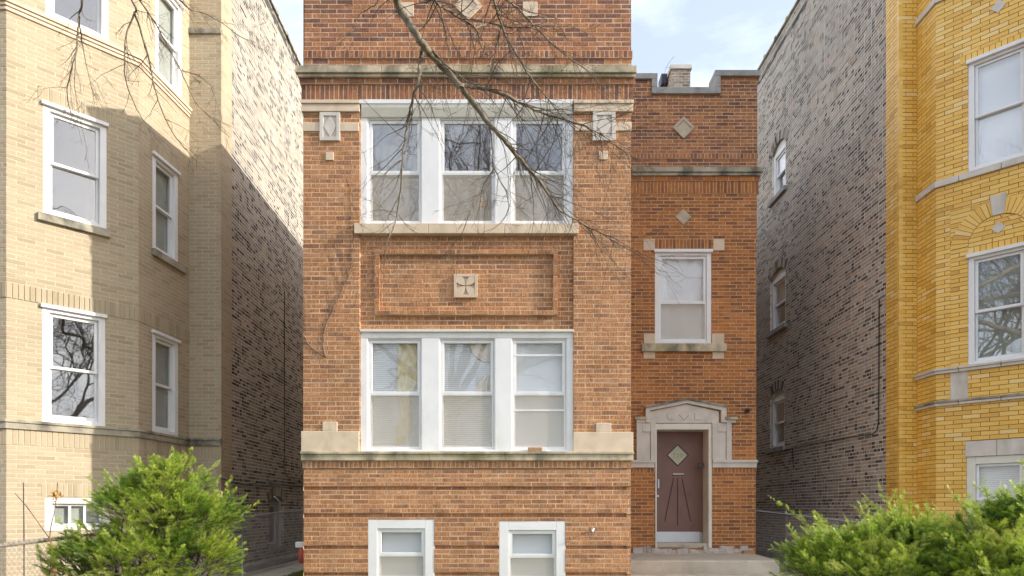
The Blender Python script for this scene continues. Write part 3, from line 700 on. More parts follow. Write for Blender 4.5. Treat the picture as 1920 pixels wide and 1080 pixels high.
# ---- annex trim
def path_blocks(w, UU, ZZ, specs, name, mat, o0, o1):
    for x0, x1, y0, y1 in specs: block(w, UU(x0), UU(x1), ZZ(y1), ZZ(y0), o0, o1, name, mat, 0.008)
path_blocks(W2, U2, Z2, [(1185, 1232, 140, 150.5), (1221.5, 1232, 150.5, 166), (1221.5, 1350, 166, 178), (1339.5, 1350, 145, 166), (1339.5, 1425, 134, 145)], 'coping_stone', 'greystone', -0.34, 0.05)
blocks2([1183, 1279, 1353, 1428], 317, 326, 0.08, 'cornice_stone', 'soot'); blocks2([1183, 1280, 1353, 1426], 326, 331.5, 0.055, 'cornice_stone', 'soot')
diamond(W2, U2(1281.5), Z2(240), 21*D2/F, True, 0.024, mat='tanstone'); diamond(W2, U2(1281), Z2(407), 15*D2/F, False, 0.012, mat='tanstone')
for x0, x1, y0, y1 in ((1206, 1227.5, 448, 470), (1337, 1358, 448, 470), (1207, 1228, 625.5, 645), (1334.5, 1357.5, 625.5, 645), (1206, 1228, 660, 673), (1335.5, 1357.5, 660, 673)):
    block(W2, U2(x0), U2(x1), Z2(y1), Z2(y0), -0.05, 0.014, 'corner_stone', 'stone', 0.004)
blocks2([1202, 1361], 645, 660, 0.06, 'window_sill', 'mossy', -0.16)
sp = (Z2(564.5)-awin[2])/(awin[3]-awin[2]); window(W2, house, awin, o=-0.02, case=0.085, proud=0.012, split=sp, blind='shade', screen=True, sashw=0.05, glass='glass', head=0.02)
# door surround
def dpoly(pts, o0, o1, name, mat='pale_stone', bevel=0.004):
    return MB().prism(W2, [(U2(x), Z2(y)) for x, y in pts], o0, o1).build(name, M[mat], house, bevel=bevel)
dpoly([(1218, 793.5), (1218, 772), (1285, 758), (1347, 771.5), (1347, 793.5)], -0.04, 0.030, 'door_pediment')
dpoly([(1209, 793), (1209, 762), (1286.5, 748.5), (1360, 761), (1360, 793), (1350, 793), (1350, 770), (1286, 757), (1217, 771), (1217, 793)], -0.04, 0.075, 'pediment_moulding')
dpoly([(1207.5, 763.5), (1286.5, 747.5), (1361.5, 762), (1361.5, 765), (1286.5, 751), (1207.5, 767)], -0.02, 0.10, 'pediment_moulding', 'soot', 0.002)
for x0, x1 in ((1189, 1212), (1357, 1381)):
    blocks2([x0, x1], 782.5, 788, 0.085, 'pilaster_cap', 'mossy'); blocks2([x0+3, x1-3], 788, 793.5, 0.06, 'pilaster_cap', 'pale_stone')
for x0, x1, i0, i1 in ((1192.5, 1228.5, 1203, 1219), (1334, 1370.5, 1344, 1360.5)):
    for a, b, o in ((x0, i0, 0.05), (i0, i1, 0.028), (i1, x1, 0.05)):
        blocks2([a, b], 793.5, 862.5, o, 'door_pilaster', 'pale_stone', bevel=0.003)
    blocks2([i0, i1], 793.5, 810, 0.045, 'door_pilaster', 'pale_stone', bevel=0.003)
for x0, x1 in ((1183, 1228), (1334.5, 1419)):
    blocks2([x0, x1], 862.5, 868, 0.065, 'water_table', 'pale_stone', -0.06); blocks2([x0, x1-1.5], 868, 877, 0.045, 'water_table', 'pale_stone', -0.06)
# carved letters L V L, groove shade laid on as thin darker strips
def stroke(m, pts, t=1.3):
    for (x0, y0), (x1, y1) in zip(pts[:-1], pts[1:]):
        dx, dy = x1-x0, y1-y0; l = math.hypot(dx, dy); nx, ny = -dy/l*t/2, dx/l*t/2
        m.prism(W2, [(U2(x0+nx), Z2(y0+ny)), (U2(x1+nx), Z2(y1+ny)), (U2(x1-nx), Z2(y1-ny)), (U2(x0-nx), Z2(y0-ny))], 0.02, 0.0315)
for pts in ([(1250, 776), (1250.5, 784), (1254, 787.5), (1262, 787.5)], [(1272.5, 778), (1281.5, 788.5), (1290, 779)], [(1301.5, 775.5), (1301.5, 788), (1314.5, 788)]):
    m = MB(); stroke(m, pts); m.build('carved_letter', M['greystone'], house)

# door in its recess
DD = 0.32
WD = Wall((W2.x, D2+DD), (W2.x+4, D2+DD)); U3, Z3 = WD.U, WD.Z
dx0, dx1 = U2(1231), U3(1318); dz0, dz1 = Z3(1018), Z2(805.5)
fr = MB().ring(W2, (U2(1228.4), U2(1334), Z2(1027), Z2(794.5)), (dx0, U2(1328), Z2(1027)+0.001, dz1), -0.06, 0.022)
fr.box(W2, dx0-0.03, dx0, Z2(1027), dz1+0.03, -DD-0.06, -0.05)
fr.add([W2.pt(U2(1328), -0.02, Z2(1027)), W2.pt(dx1, -DD, Z2(1027)), W2.pt(dx1, -DD, dz1), W2.pt(U2(1328), -0.02, dz1)], [(3, 2, 1, 0)])
fr.box(W2, U2(1328), U2(1334), Z2(1027), dz1, -DD-0.05, -0.05); fr.box(W2, dx0-0.03, U2(1334), dz1, dz1+0.05, -DD-0.06, -0.05)
doorframe = fr.build('door_frame', M['cream'], house, bevel=0.004)
door = MB().box(WD, dx0+0.003, dx1-0.003, dz0+0.012, dz1-0.003, -0.045, 0.0).build('door', M['door'], house, bevel=0.003)
MB().box(WD, dx0+0.004, U3(1312), Z3(1017)+0.005, Z3(997), -0.001, 0.004).build('kick_plate', M['kick'], door)
MB().box(WD, U3(1312)+0.003, dx1-0.006, Z3(1017), Z3(998), -0.001, 0.003).build('kick_plate_end', M['grey_trim'], door)
def dq(k, hw, hh, cx=1270.5, cy=853.5): return [(U3(cx-hw*k), Z3(cy)), (U3(cx), Z3(cy+hh*k)), (U3(cx+hw*k), Z3(cy)), (U3(cx), Z3(cy-hh*k))]
m = MB(); A, B = dq(1.08, 19.5, 19.5), dq(0.94, 19.5, 19.5)
for i in range(4): m.prism(WD, [A[i], A[(i+1) % 4], B[(i+1) % 4], B[i]], -0.001, 0.008)
m.build('door_light_frame', M['door_dark'], door)
pane_mat = simple('frosted_greenish_door_pane', (0.44, 0.43, 0.31), 0.35, 0.12, 14)
MB().prism(WD, dq(0.95, 19.5, 19.5), -0.001, 0.003).build('door_light_pane', pane_mat, door)
# house number, three faint digits on the diamond light
digit = simple('faint_green_numeral', (0.20, 0.21, 0.12), 0.6, 0.1, 5)
for k, ch in enumerate('770'):
    cu = bpy.data.curves.new('numeral', 'FONT'); cu.body = ch; cu.size = 0.105; cu.extrude = 0.001; cu.align_x = 'CENTER'; cu.materials.append(digit)
    tmp = bpy.data.objects.new('numeral_text', cu); me_ = bpy.data.meshes.new_from_object(tmp); bpy.data.objects.remove(tmp)
    o = bpy.data.objects.new('numeral', me_); col.objects.link(o); o.parent = door
    p = WD.pt(U3(1264.2+k*6.4), 0.005, Z3(858)); o.location = Vector(p)-BASE[door]; o.rotation_euler = (math.pi/2, 0, 0)
m = MB().box(WD, U3(1261.5), U3(1282), Z3(890.5), Z3(887.2), -0.001, 0.016); m.build('mail_slot', M['grey_trim'], door, bevel=0.003)
MB().box(WD, U3(1260.5), U3(1282.5), Z3(892), Z3(890.6), -0.001, 0.006).build('mail_slot_rim', M['door_dark'], door)
for a, b, c in (((1263, 896.5), (1246.5, 976), (1248.5, 977.5)), ((1270.5, 896.5), (1270.5, 984.5), (1272.5, 985.5)), ((1278.5, 896.5), (1294.5, 976), (1297, 976.5))):
    MB().tube([WD.pt(U3(x), 0.006, Z3(y)) for x, y in (a, b, c)], 0.0065, 6).build('door_rod', M['door_dark'], door)
hm = MB().box(WD, U3(1232.5), U3(1235.5), Z3(914), Z3(899.5), 0.022, 0.034)
hm.box(WD, U3(1232.5), U3(1235.5), Z3(901), Z3(898.5), 0, 0.034).box(WD, U3(1232.5), U3(1235.5), Z3(915.5), Z3(913), 0, 0.034)
hm.build('door_handle', M['kick'], door, bevel=0.003)
MB().tube([WD.pt(U3(1233), 0, Z3(930)), WD.pt(U3(1233), 0.03, Z3(930))], 0.02, 12).build('door_lock', M['kick'], door)
MB().box(W2, U2(1318.5)-0.05, U2(1322)+0.012, Z2(877), Z2(867.5), -0.14, -0.10).build('latch_box', M['iron'], doorframe)
MB().box(WD, dx0-0.02, dx1+0.02, Z3(1028), Z3(1018)+0.01, -0.05, 0.30).build('door_sill', M['concrete'], house, bevel=0.01)
# crumbling parge strip at the foot of the annex
m = MB(); random.seed(3)
x = 1186
while x < 1404:
    wd = random.uniform(6, 16)
    if not (1232 < x+wd/2 < 1318): m.box(W2, U2(x), min(U2(x+wd), U2(1410)), Z2(1040), Z2(1040-random.uniform(9, 17)), -0.02, random.uniform(0.02, 0.06))
    else: m.box(W2, U2(x), U2(x+wd), Z2(1040), Z2(1040-random.uniform(9, 12)), -0.02, random.uniform(0.03, 0.05))
    x += wd*0.97
m.build('foundation_parge', M['parge'], house, bevel=0.012)
e = empty('wall_lamp', W2.pt(U2(1401), 0.0, Z2(770)), 'tiny dark round fixture on the orange brick beside the pediment', 'fixture')
MB().tube([W2.pt(U2(1401), -0.005, Z2(770)), W2.pt(U2(1401), 0.02, Z2(770))], 0.045, 14).build('fixture_base', M['iron'], e)
MB().tube([W2.pt(U2(1401), 0.02, Z2(770)), W2.pt(U2(1400), 0.06, Z2(771)), W2.pt(U2(1398), 0.09, Z2(772))], [0.032, 0.03, 0.02], 12).build('fixture_head', M['black'], e, smooth=True)

# chimney behind the parapet
CYY = 15.0
Wc = Wall(((1259-CX)/F*CYY, CYY), ((1294.5-CX)/F*CYY, CYY)); cz1, cz0 = Wc.Z(130.5), Z2(178)-0.5
bw.run(Wc, 0, Wc.len, cz0, cz1, 0, 3, L=0.16, p=0.064); cside = Wall((Wc.x, CYY+0.6), (Wc.x, CYY)); bw.run(cside, 0, 0.545, cz0, cz1, 0, 3, L=0.16, p=0.064)
chim = MB().box(Wc, 0.002, Wc.len-0.002, cz0, cz1, -0.6, -0.002).build('chimney', M['mort_com'], house)
MB().box(Wc, -0.03, Wc.len+0.03, cz1, Wc.Z(122), -0.63, 0.035).build('chimney_cap', M['pale_stone'], chim, bevel=0.008)
MB().box(Wc, -0.16, -0.035, Wc.Z(141), Wc.Z(122.5), -0.60, -0.28).build('chimney_flashing', M['navy'], chim)
bw.finish('brickwork', score=lambda px, py: 575 < px < 1178)

# ---- entrance steps
zl = EZ-0.787
steps = empty('entrance_steps', (3.0, 10.6, zg(10.6)), 'worn concrete landing and steps below the brown entrance door', 'steps')
MB().plan([(XR+0.005, D2-0.002), (XA-0.07, D2-0.002), (4.22, 10.17), (XR+0.005, 10.17)], zg(10)-0.1, zl).build('landing', M['concrete'], steps, bevel=0.02)
MB().plan([(XR+0.005, 10.168), (4.40, 10.168), (4.24, 9.80), (XR+0.02, 9.80)], zg(9.5)-0.1, zl-0.19).build('step', M['concrete'], steps, bevel=0.02)
MB().plan([(XR+0.02, 9.798), (4.36, 9.798), (4.22, 9.42), (XR+0.03, 9.42)], zg(9.4)-0.1, zl-0.37).build('step', M['concrete'], steps, bevel=0.02)
lb = MB().box(W2, U2(1387), U2(1408.5), zl-0.002, zl+0.055, 0.10, 0.20).build('loose_brick', M['loose'], base=W2.pt(U2(1397), 0.1, zl), bevel=0.004)
tag(lb, 'loose orange brick lying on the landing at the foot of the wall', 'brick')

# ================================================================== LEFT BUILDING (buff brick)
lbld = empty('apartment_building', (-6.0, 14.0, zg(14)), 'buff brick apartment building with an angled bay and a tan common-brick side wall', 'building')
A0, A1, A2, A3, A4 = (-9.0, 8.90), (-6.72, 8.90), (-5.572, 10.04), (-5.43, 11.35), (-4.88, 11.35)
G0, G1, G2, G3 = Wall(A0, A1), Wall(A1, A2), Wall(A2, A3), Wall(A3, A4); G4 = Wall(A4, (-4.88, 25.0))
E = lambda h: EZ+h
gl = zg(11)-0.05
bl = Brickwork(lbld, [M['buff'], M['comL']]); ml, mlc = MB(), MB()
def wrect(w, px0, px1, h0, h1): return (w.U(px0), w.U(px1), E(h0), E(h1))
hl1 = [wrect(G1, 80.5, 200, 4.11, 5.66), wrect(G1, 79, 197.5, 1.215, 2.84), wrect(G1, 85, 203, 6.90, 8.5), wrect(G1, 84, 206, -0.30, 0.17)]
hl2 = [wrect(G2, 286, 333.5, 4.09, 5.60), wrect(G2, 285.5, 334, 1.215, 2.80), wrect(G2, 291, 341, 6.90, 8.45)]
TL = E(8.95)
def left_face(w, u1, holes, lint=()):
    lv = [(gl, E(0.87), 'run', 0), (E(0.87), E(1.09), 'stand', 0.004), (E(1.21), E(2.85), 'run', 0), (E(2.85), E(3.07), 'stand', 0.010), (E(3.07), E(6.72), 'run', 0.0), (E(6.86), TL, 'run', 0)]
    if w is G3 : lv = [(gl, E(0.87), 'run', 0), (E(0.87), E(1.09), 'stand', 0.004), (E(1.21), E(8.15), 'run', 0), (E(8.25), TL, 'run', 0)]
    for z0, z1, k, o in lv:
        hs = holes+[l for l in lint if k == 'run']
        getattr(bl, k)(w, 0, u1, z0, z1, o, 0, hs)
    for l in lint: bl.stand(w, l[0], l[1], l[2], l[3], 0.003, 0)
    backing(ml, w, 0, u1, gl, E(10.9), -0.0016, holes, 0.16)
l2 = hl1[0]; lt1 = [(l2[0]-0.06, l2[1]+0.12, l2[3]+0.001, l2[3]+0.225), (hl1[3][0]-0.04, hl1[3][1]+0.1, hl1[3][3]+0.001, hl1[3][3]+0.2)]
left_face(G0, G0.len, []); left_face(G1, G1.len, hl1, lt1); left_face(G2, G2.len, hl2, [(hl2[0][0]-0.05, hl2[0][1]+0.05, hl2[0][3]+0.001, hl2[0][3]+0.22)]); left_face(G3, G3.len, [])
u45 = G4.U(435)
bl.run(G4, 0.0, u45, gl, E(9.6), 0, 0, p=PB, L=LB)
sw_ = (G4.U(505), G4.U(532), G4.Z(1027, 505), G4.Z(940, 505))
swr = (sw_[0], sw_[1], sw_[2], sw_[3]+0.12)
bl.run(G4, u45+0.002, 5.6, E(-1.02), E(10.5), 0.0, 1, [swr], header=0.38, j=0.016)
backing(ml, G4, 0, u45, gl, E(10.5), -0.0016); backing(mlc, G4, u45, G4.len, gl, E(10.5), -0.003, [swr], 0.2)
# segmental arch over the basement side window
uc = (sw_[0]+sw_[1])/2; hw = (sw_[1]-sw_[0])/2; rr = (hw*hw+0.12**2)/(2*0.12); zc = sw_[3]+0.12-rr; aa = math.asin(hw/rr)
bl.arch(G4, uc, zc, rr, rr+0.20, math.pi/2-aa*1.1, math.pi/2+aa*1.1, 14, 0.008, 1)
for sx in (-1, 1):
    for k in range(4):
        t0, t1 = aa*k/4, aa*(k+1)/4; q = lambda t: (uc+sx*rr*math.sin(t), zc+rr*math.cos(t))
        (xa, za), (xb, zb) = q(t0), q(t1); c = [(xa, za), (xb, zb), (xb, swr[3]+0.001), (xa, swr[3]+0.001)]
        if abs(za-swr[3]) < 1e-4: za -= 0.001; c[0] = (xa, za)
        bl.quad(G4, c if sx > 0 else c[::-1], 0.0, 1, 0.08, tone=0.5)
bl.finish('brickwork', 0.0012, score=lambda px, py: not (75 < px < 460 and py > 850))
ml.tube([(A3[0]-0.004, A3[1]+0.004, gl), (A3[0]-0.004, A3[1]+0.004, E(10.8))], 0.008, 6)
ml.build('wall', M['mort_buff'], lbld); mlc.build('side_wall', M['mort_com'], lbld)
MB().plan([A0, A1, A2, A3, A4, (-4.88, 25), (-9, 25)], E(10.3), E(10.45)).build('roof', M['roofing'], lbld)
for k in range(14):                                   # clay coping tiles along the side parapet
    y0 = 11.6+k*0.62; MB().plan([(-4.96, y0), (-4.835, y0), (-4.835, y0+0.60), (-4.96, y0+0.60)], E(10.5), E(10.55)).build('coping_tile', M['comL'] if False else M['soot'], lbld, bevel=0.012)
    MB().plan([(-4.97, y0+0.55), (-4.825, y0+0.55), (-4.825, y0+0.64), (-4.97, y0+0.64)], E(10.505), E(10.575)).build('coping_tile', M['soot'], lbld, bevel=0.012)
def offset_line(pts, o):
    res = []
    for i, p in enumerate(pts):
        ns = []
        for a, b in ((i-1, i), (i, i+1)):
            if 0 <= a and b < len(pts):
                w = Wall(pts[a], pts[b]); ns.append((w.nx, w.ny))
        if len(ns) == 1: nx, ny = ns[0]; k = 1
        else:
            nx, ny = ns[0][0]+ns[1][0], ns[0][1]+ns[1][1]; l = math.hypot(nx, ny); nx, ny = nx/l, ny/l; k = 1/max(0.3, nx*ns[0][0]+ny*ns[0][1])
        res.append((p[0]+nx*o*k, p[1]+ny*o*k))
    return res
def band(name, pts, z0, z1, out, mat, parent, back=0.05):
    A, B = offset_line(pts, out), offset_line(pts, -back)
    for i in range(len(pts)-1): MB().plan([A[i], A[i+1], B[i+1], B[i]], z0, z1).build(name, M[mat], parent, bevel=0.006)
LP = [A0, A1, A2, A3, A4]
band('belt_course', LP, E(1.175), E(1.215), 0.05, 'soot', lbld); band('belt_course', LP, E(1.088), E(1.174), 0.032, 'soot', lbld)
for z0, z1, o in ((6.815, 6.862, 0.06), (6.77, 6.814, 0.038), (6.72, 6.769, 0.02)): band('cornice', LP[:4], E(z0), E(z1), o, 'buffstone' if 'buffstone' in M else 'stone', lbld)
band('cornice', LP[3:], E(8.15), E(8.25), 0.03, 'soot', lbld)
kwl = dict(case=0.085, proud=0.03, sashw=0.045, glass='glass_hi', head=0.015)
for r, sp in ((hl1[0], 0.50), (hl1[1], 0.49), (hl1[2], 0.5)): window(G1, lbld, r, o=-0.03, split=sp, **kwl)
for r in hl2: window(G2, lbld, r, o=-0.03, split=0.5, blind='curtain', blind_to=1.0, **{**kwl, 'glass': 'glass'})
window(G1, lbld, hl1[3], o=-0.03, case=0.09, proud=0.02, low=False, mull=2, casemat='cream', blind='curtain', sashw=0.03)
window(G4, lbld, sw_, o=-0.12, case=0.07, proud=0.01, casemat='grey_trim', low=False)
MB().prism(G4, [(sw_[0]+0.01, sw_[3]-0.01), (sw_[1]-0.01, sw_[3]-0.01)]+[(uc+rr*math.sin(t)*0.99, zc+rr*math.cos(t)-0.004) for t in (aa*0.9, aa*0.45, 0, -aa*0.45, -aa*0.9)], -0.14, -0.10).build('arch_panel', M['greystone'], lbld)
block(G4, sw_[0]-0.08, sw_[1]+0.08, sw_[2]-0.10, sw_[2], -0.1, 0.06, 'window_sill', 'greystone', parent=lbld)
block(G1, G1.U(70), G1.U(206), E(4.0), E(4.11), -0.1, 0.055, 'window_sill', 'soot', parent=lbld)
block(G2, G2.U(284), G2.U(345.5), E(3.98), E(4.09), -0.1, 0.055, 'window_sill', 'soot', parent=lbld)
# grey corner board-like render at the brick change, foundation
block(G4, u45, 6.5, gl-0.05, E(-1.08), -0.02, 0.05, 'foundation', 'foundation', parent=lbld, bevel=0.01)
# cables along the side wall
def cable(name, label, w, pts, r=0.010):
    P_ = [w.pt(w.U(px), 0.02, w.Z(py, px)) for px, py in pts]
    o = MB().tube(P_, r, 6).build(name, M['black'], base=P_[0], smooth=True); tag(o, label, 'cable'); return o
cable('wall_cable', 'black cable sagging along the tan common-brick wall above the arched basement window', G4, [(396, 899), (412, 897), (436, 904), (462, 910), (490, 911), (520, 908), (545, 911), (580, 912)])
cable('wall_cable', 'thin lower black cable crossing the buff brick corner onto the tan side wall', G4, [(417, 906), (436, 905), (455, 909), (480, 906), (510, 903), (575, 905)], 0.007)
cable('conduit_line', 'thin vertical dark cable running down the tan common-brick side wall', G4, [(531.5, 545), (531.8, 700), (532, 860), (533, 888), (540, 895), (575, 898)], 0.008)

# ================================================================== RIGHT BUILDING (yellow brick)
rbld = empty('apartment_building', (8.0, 14.0, zg(14)), 'yellow brick apartment building with an angled bay, arched window head and brown side wall', 'building')
B0, B1, B2, B3, B4 = (6.27, 25.0), (6.27, 10.54), (6.56, 10.54), (6.56, 10.08), (7.86, 8.78); B5 = (10.5, 8.78)
H0, H1, H2, H3, H4 = Wall(B0, B1), Wall(B1, B2), Wall(B2, B3), Wall(B3, B4), Wall(B4, B5)
br = Brickwork(rbld, [M['yellow'], M['comR']]); my, myc = MB(), MB()
gr_ = zg(10)-0.05; TR = E(8.4)
PY, JY = 0.064, 0.0065
uw0, uk = H3.U(1815), H3.U(1872); uw1 = 2*uk-uw0; uj0 = H3.U(1782); uj1 = 2*uk-uj0
rw2 = (uw0, uw1, E(4.985), E(6.62)); rw1 = (uw0, uw1, E(2.13), E(3.75)); rg = (H3.U(1812), 2*uk-H3.U(1812), E(-0.35), E(0.775))
hr = [rw2, rw1, rg]
linstone = (H3.U(1810), uj1, E(0.777), E(1.005))
def yrun(w, u0, u1, z0, z1, holes=(), **kw): br.run(w, u0, u1, z0, z1, 0.0, 0, holes, p=PY, j=JY, **kw)
# angled face
Rin, Rout = uk-uw0, uk-uj0; zsp = E(3.89)
yrun(H3, 0, H3.len, gr_, E(2.05), hr+[linstone])
jb = [(uj0, uj1, E(2.05), zsp)]
yrun(H3, 0, H3.len, E(2.05), E(4.89), hr+jb+[(uk-Rout, uk+Rout, zsp, zsp+Rout)])
# bricks of the square round the arch that lie outside the ring
n = round(Rout/PY); hcs = Rout/n
for i in range(n):
    za, zb = zsp+i*hcs+JY/2, zsp+(i+1)*hcs-JY/2
    dxa = math.sqrt(max(0, Rout**2-(za-zsp)**2)); dxb = math.sqrt(max(0, Rout**2-(zb-zsp)**2))
    for sx in (-1, 1):
        if Rout-dxa > 0.012 or Rout-dxb > 0.03:
            far = Rout if sx < 0 else Rout
            c = [(uk+sx*far, za), (uk+sx*(dxa+0.004), za), (uk+sx*(dxb+0.004), zb), (uk+sx*far, zb)]
            # split long spandrel courses into bricks
            L0, L1 = far-(dxa+0.004), far-(dxb+0.004); k = max(1, round(L1/LB)); prev = 0
            for q in range(k):
                f0, f1 = q/k, (q+1)/k; g_ = JY/2
                x0a = far-L1*f0-(g_ if q else 0); x1b = far-L1*f1+(g_ if q < k-1 else 0); x1a = x1b if q < k-1 else dxa+0.004
                cc = [(uk+sx*x0a, za), (uk+sx*x1a, za), (uk+sx*x1b, zb), (uk+sx*x0a, zb)]
                br.quad(H3, cc if sx < 0 else cc[::-1], 0, 0)
# tympanum inside the ring, then soldier course over the window head
zt = E(3.755); br.stand(H3, uw0, uw1, zt, zt+0.115, 0.0, 0, p=0.072, j=JY)
z = zt+0.115; i = 0
while z < zsp+Rin-0.01:
    za, zb = z+JY/2, min(z+PY-JY/2, zsp+Rin-0.004)
    da = math.sqrt(max(0.0, Rin**2-max(0, za-zsp)**2))-0.003; db = math.sqrt(max(0.0, Rin**2-max(0, zb-zsp)**2))-0.003
    cuts = [-1, -0.55, 0.2, 0.85, 1] if i % 2 else [-1, -0.2, 0.5, 1]
    for q in range(len(cuts)-1):
        c0, c1 = cuts[q], cuts[q+1]; g0 = JY/2 if q else 0; g1 = JY/2 if q < len(cuts)-2 else 0
        br.quad(H3, [(uk+da*c0+g0, za), (uk+da*c1-g1, za), (uk+db*c1-g1, zb), (uk+db*c0+g0, zb)], 0.0, 0)
    z += PY; i += 1
br.arch(H3, uk, zsp, Rin, Rout, 0, math.pi/2-0.12, 11, 0.010, 0, JY); br.arch(H3, uk, zsp, Rin, Rout, math.pi/2+0.12, math.pi, 11, 0.010, 0, JY)
for a, b in ((uj0, uw0), (uw1, uj1)): yrun(H3, a, b, E(2.13), zsp, (), parity=1)
yrun(H3, 0, H3.len, E(4.985), E(7.70), [rw2, (uw0-0.1, uw1+0.1, rw2[3], rw2[3]+0.12)]); br.stand(H3, uw0-0.1, uw1+0.1, rw2[3]+0.001, rw2[3]+0.12, 0.001, 0, p=0.072, j=JY); yrun(H3, 0, H3.len, E(7.79), TR)
backing(my, H3, 0, H3.len, gr_, E(10.6), -0.0016, hr, 0.16)
for w, L_ in ((H2, H2.len), (H1, H1.len), (H4, 1.2)):
    zz_ = [gr_, E(2.05), E(4.89), E(7.70), TR] if w is not H1 else [gr_, TR+0.3]
    for a, b in zip(zz_[:-1], zz_[1:]): yrun(w, 0, L_, a, b, parity=1 if w is H2 else 0)
    backing(my, w, 0, w.len, gr_, E(10.6), -0.0016)
uy = H0.U(1661)
yrun(H0, uy, H0.len, gr_, E(9.2), parity=1); backing(my, H0, uy, H0.len, gr_, E(10.84), -0.0016)
sws = [(H0.U(1448), H0.U(1473), H0.Z(378, 1448), H0.Z(262, 1473)), (H0.U(1444), H0.U(1473), H0.Z(625, 1444), H0.Z(505, 1473)), (H0.U(1443.5), H0.U(1471), H0.Z(842, 1444), H0.Z(738, 1471))]
rise = 0.17; swh = [(a, b, c, d+rise) for a, b, c, d in sws]
br.run(H0, H0.U(1405), uy-0.002, E(-1.0), E(10.8), 0.0, 1, swh, header=0.28, j=0.017)
for a, b, c, d in sws:
    uc = (a+b)/2; hw = (b-a)/2; rr = (hw*hw+rise**2)/(2*rise); zc = d+rise-rr; aa = math.asin(min(1, hw/rr))
    br.arch(H0, uc, zc, rr, rr+0.21, math.pi/2-aa*1.12, math.pi/2+aa*1.12, 15, 0.008, 1)
    for sx in (-1, 1):
        for k in range(4):
            q = lambda t: (uc+sx*rr*math.sin(t), zc+rr*math.cos(t)); (xa, za), (xb, zb) = q(aa*k/4), q(aa*(k+1)/4)
            if k == 0: za -= 0.001
            cc = [(xa, za), (xb, zb), (xb, d+rise+0.001), (xa, d+rise+0.001)]
            br.quad(H0, cc if sx > 0 else cc[::-1], 0.0, 1, 0.08, tone=0.4)
backing(myc, H0, 0, uy, gr_, E(10.84), -0.003, swh, 0.2)
br.finish('brickwork', 0.0009, score=lambda px, py: px > 1662 and py < 905)
my.tube([(B2[0]+0.004, B2[1]+0.004, gr_), (B2[0]+0.004, B2[1]+0.004, E(10.5))], 0.008, 6)
my.build('wall', M['mort_yellow'], rbld); myc.build('side_wall', M['mort_com'], rbld)
MB().plan([B0, B1, B2, B3, B4, B5, (10.5, 25)], E(10.5), E(10.62)).build('roof', M['roofing'], rbld)
for k in range(13):
    y0 = 12.2+k*0.62; MB().plan([(6.22, y0), (6.36, y0), (6.36, y0+0.6), (6.22, y0+0.6)], E(10.84), E(10.89)).build('coping_tile', M['soot'], rbld, bevel=0.012)
    MB().plan([(6.21, y0+0.55), (6.37, y0+0.55), (6.37, y0+0.64), (6.21, y0+0.64)], E(10.845), E(10.915)).build('coping_tile', M['soot'], rbld, bevel=0.012)
RP = [B2, B3, B4, B5]
def yband(name, z0, z1, o, mat):                     # one stone per length, with joints
    A = offset_line(RP, o); Bk = offset_line(RP, -0.05)
    MB().plan([A[0], A[1], Bk[1], Bk[0]], z0, z1).build(name, M[mat], rbld, bevel=0.006)
    cuts = [0, 0.165, 0.44, 0.70, 1.0]
    lerp = lambda p, q, t: (p[0]+(q[0]-p[0])*t, p[1]+(q[1]-p[1])*t)
    for t0, t1 in zip(cuts[:-1], cuts[1:]):
        MB().plan([lerp(A[1], A[2], t0+0.002), lerp(A[1], A[2], t1-0.002), lerp(Bk[1], Bk[2], t1-0.002), lerp(Bk[1], Bk[2], t0+0.002)], z0, z1).build(name, M[mat], rbld, bevel=0.006)
    MB().plan([A[2], A[3], Bk[3], Bk[2]], z0, z1).build(name, M[mat], rbld, bevel=0.006)
yband('belt_course', E(4.89), E(4.985), 0.035, 'pale_stone'); yband('belt_course', E(7.70), E(7.79), 0.035, 'pale_stone')
yband('belt_course', E(2.095), E(2.132), 0.055, 'pale_stone'); yband('belt_course', E(2.05), E(2.094), 0.04, 'pale_stone')
yband('belt_course', E(1.605), E(1.64), 0.055, 'soot'); yband('belt_course', E(1.565), E(1.604), 0.04, 'pale_stone')
for a, b in ((uj0, uw0), (uw1, uj1)): block(H3, a, b, E(1.64), E(2.05), -0.05, 0.010, 'jamb_stone', 'pale_stone', parent=rbld)
um = H3.U(1869); block(H3, linstone[0], um-0.002, linstone[2], linstone[3], -0.05, 0.012, 'lintel_stone', 'pale_stone', parent=rbld); block(H3, um+0.002, linstone[1], linstone[2], linstone[3], -0.05, 0.012, 'lintel_stone', 'pale_stone', parent=rbld)
MB().prism(H3, [(uk-0.068, zsp+Rin-0.01), (uk+0.068, zsp+Rin-0.01), (uk+0.10, zsp+Rout+0.06), (uk-0.10, zsp+Rout+0.06)], -0.04, 0.022).build('keystone', M['pale_stone'], rbld, bevel=0.006)
diamond(H3, uk, E(4.06), 0.085, False, 0.010, parent=rbld, mat='pale_stone'); diamond(H3, uk, E(7.25), 0.095, False, 0.012, parent=rbld, mat='pale_stone')
window(H3, rbld, rw1, o=-0.03, case=0.075, proud=0.02, split=0.49, blind='curtain', glass='glass_hi', sashw=0.04, casemat='white', head=0.018)
window(H3, rbld, rw2, o=-0.03, case=0.075, proud=0.02, split=0.50, blind='shade', glass='glass_hi', sashw=0.04, casemat='white', head=0.018)
window(H3, rbld, rg, o=-0.03, case=0.11, proud=0.02, split=0.45, blind='blind', sashw=0.035, casemat='cream', glass='glass')
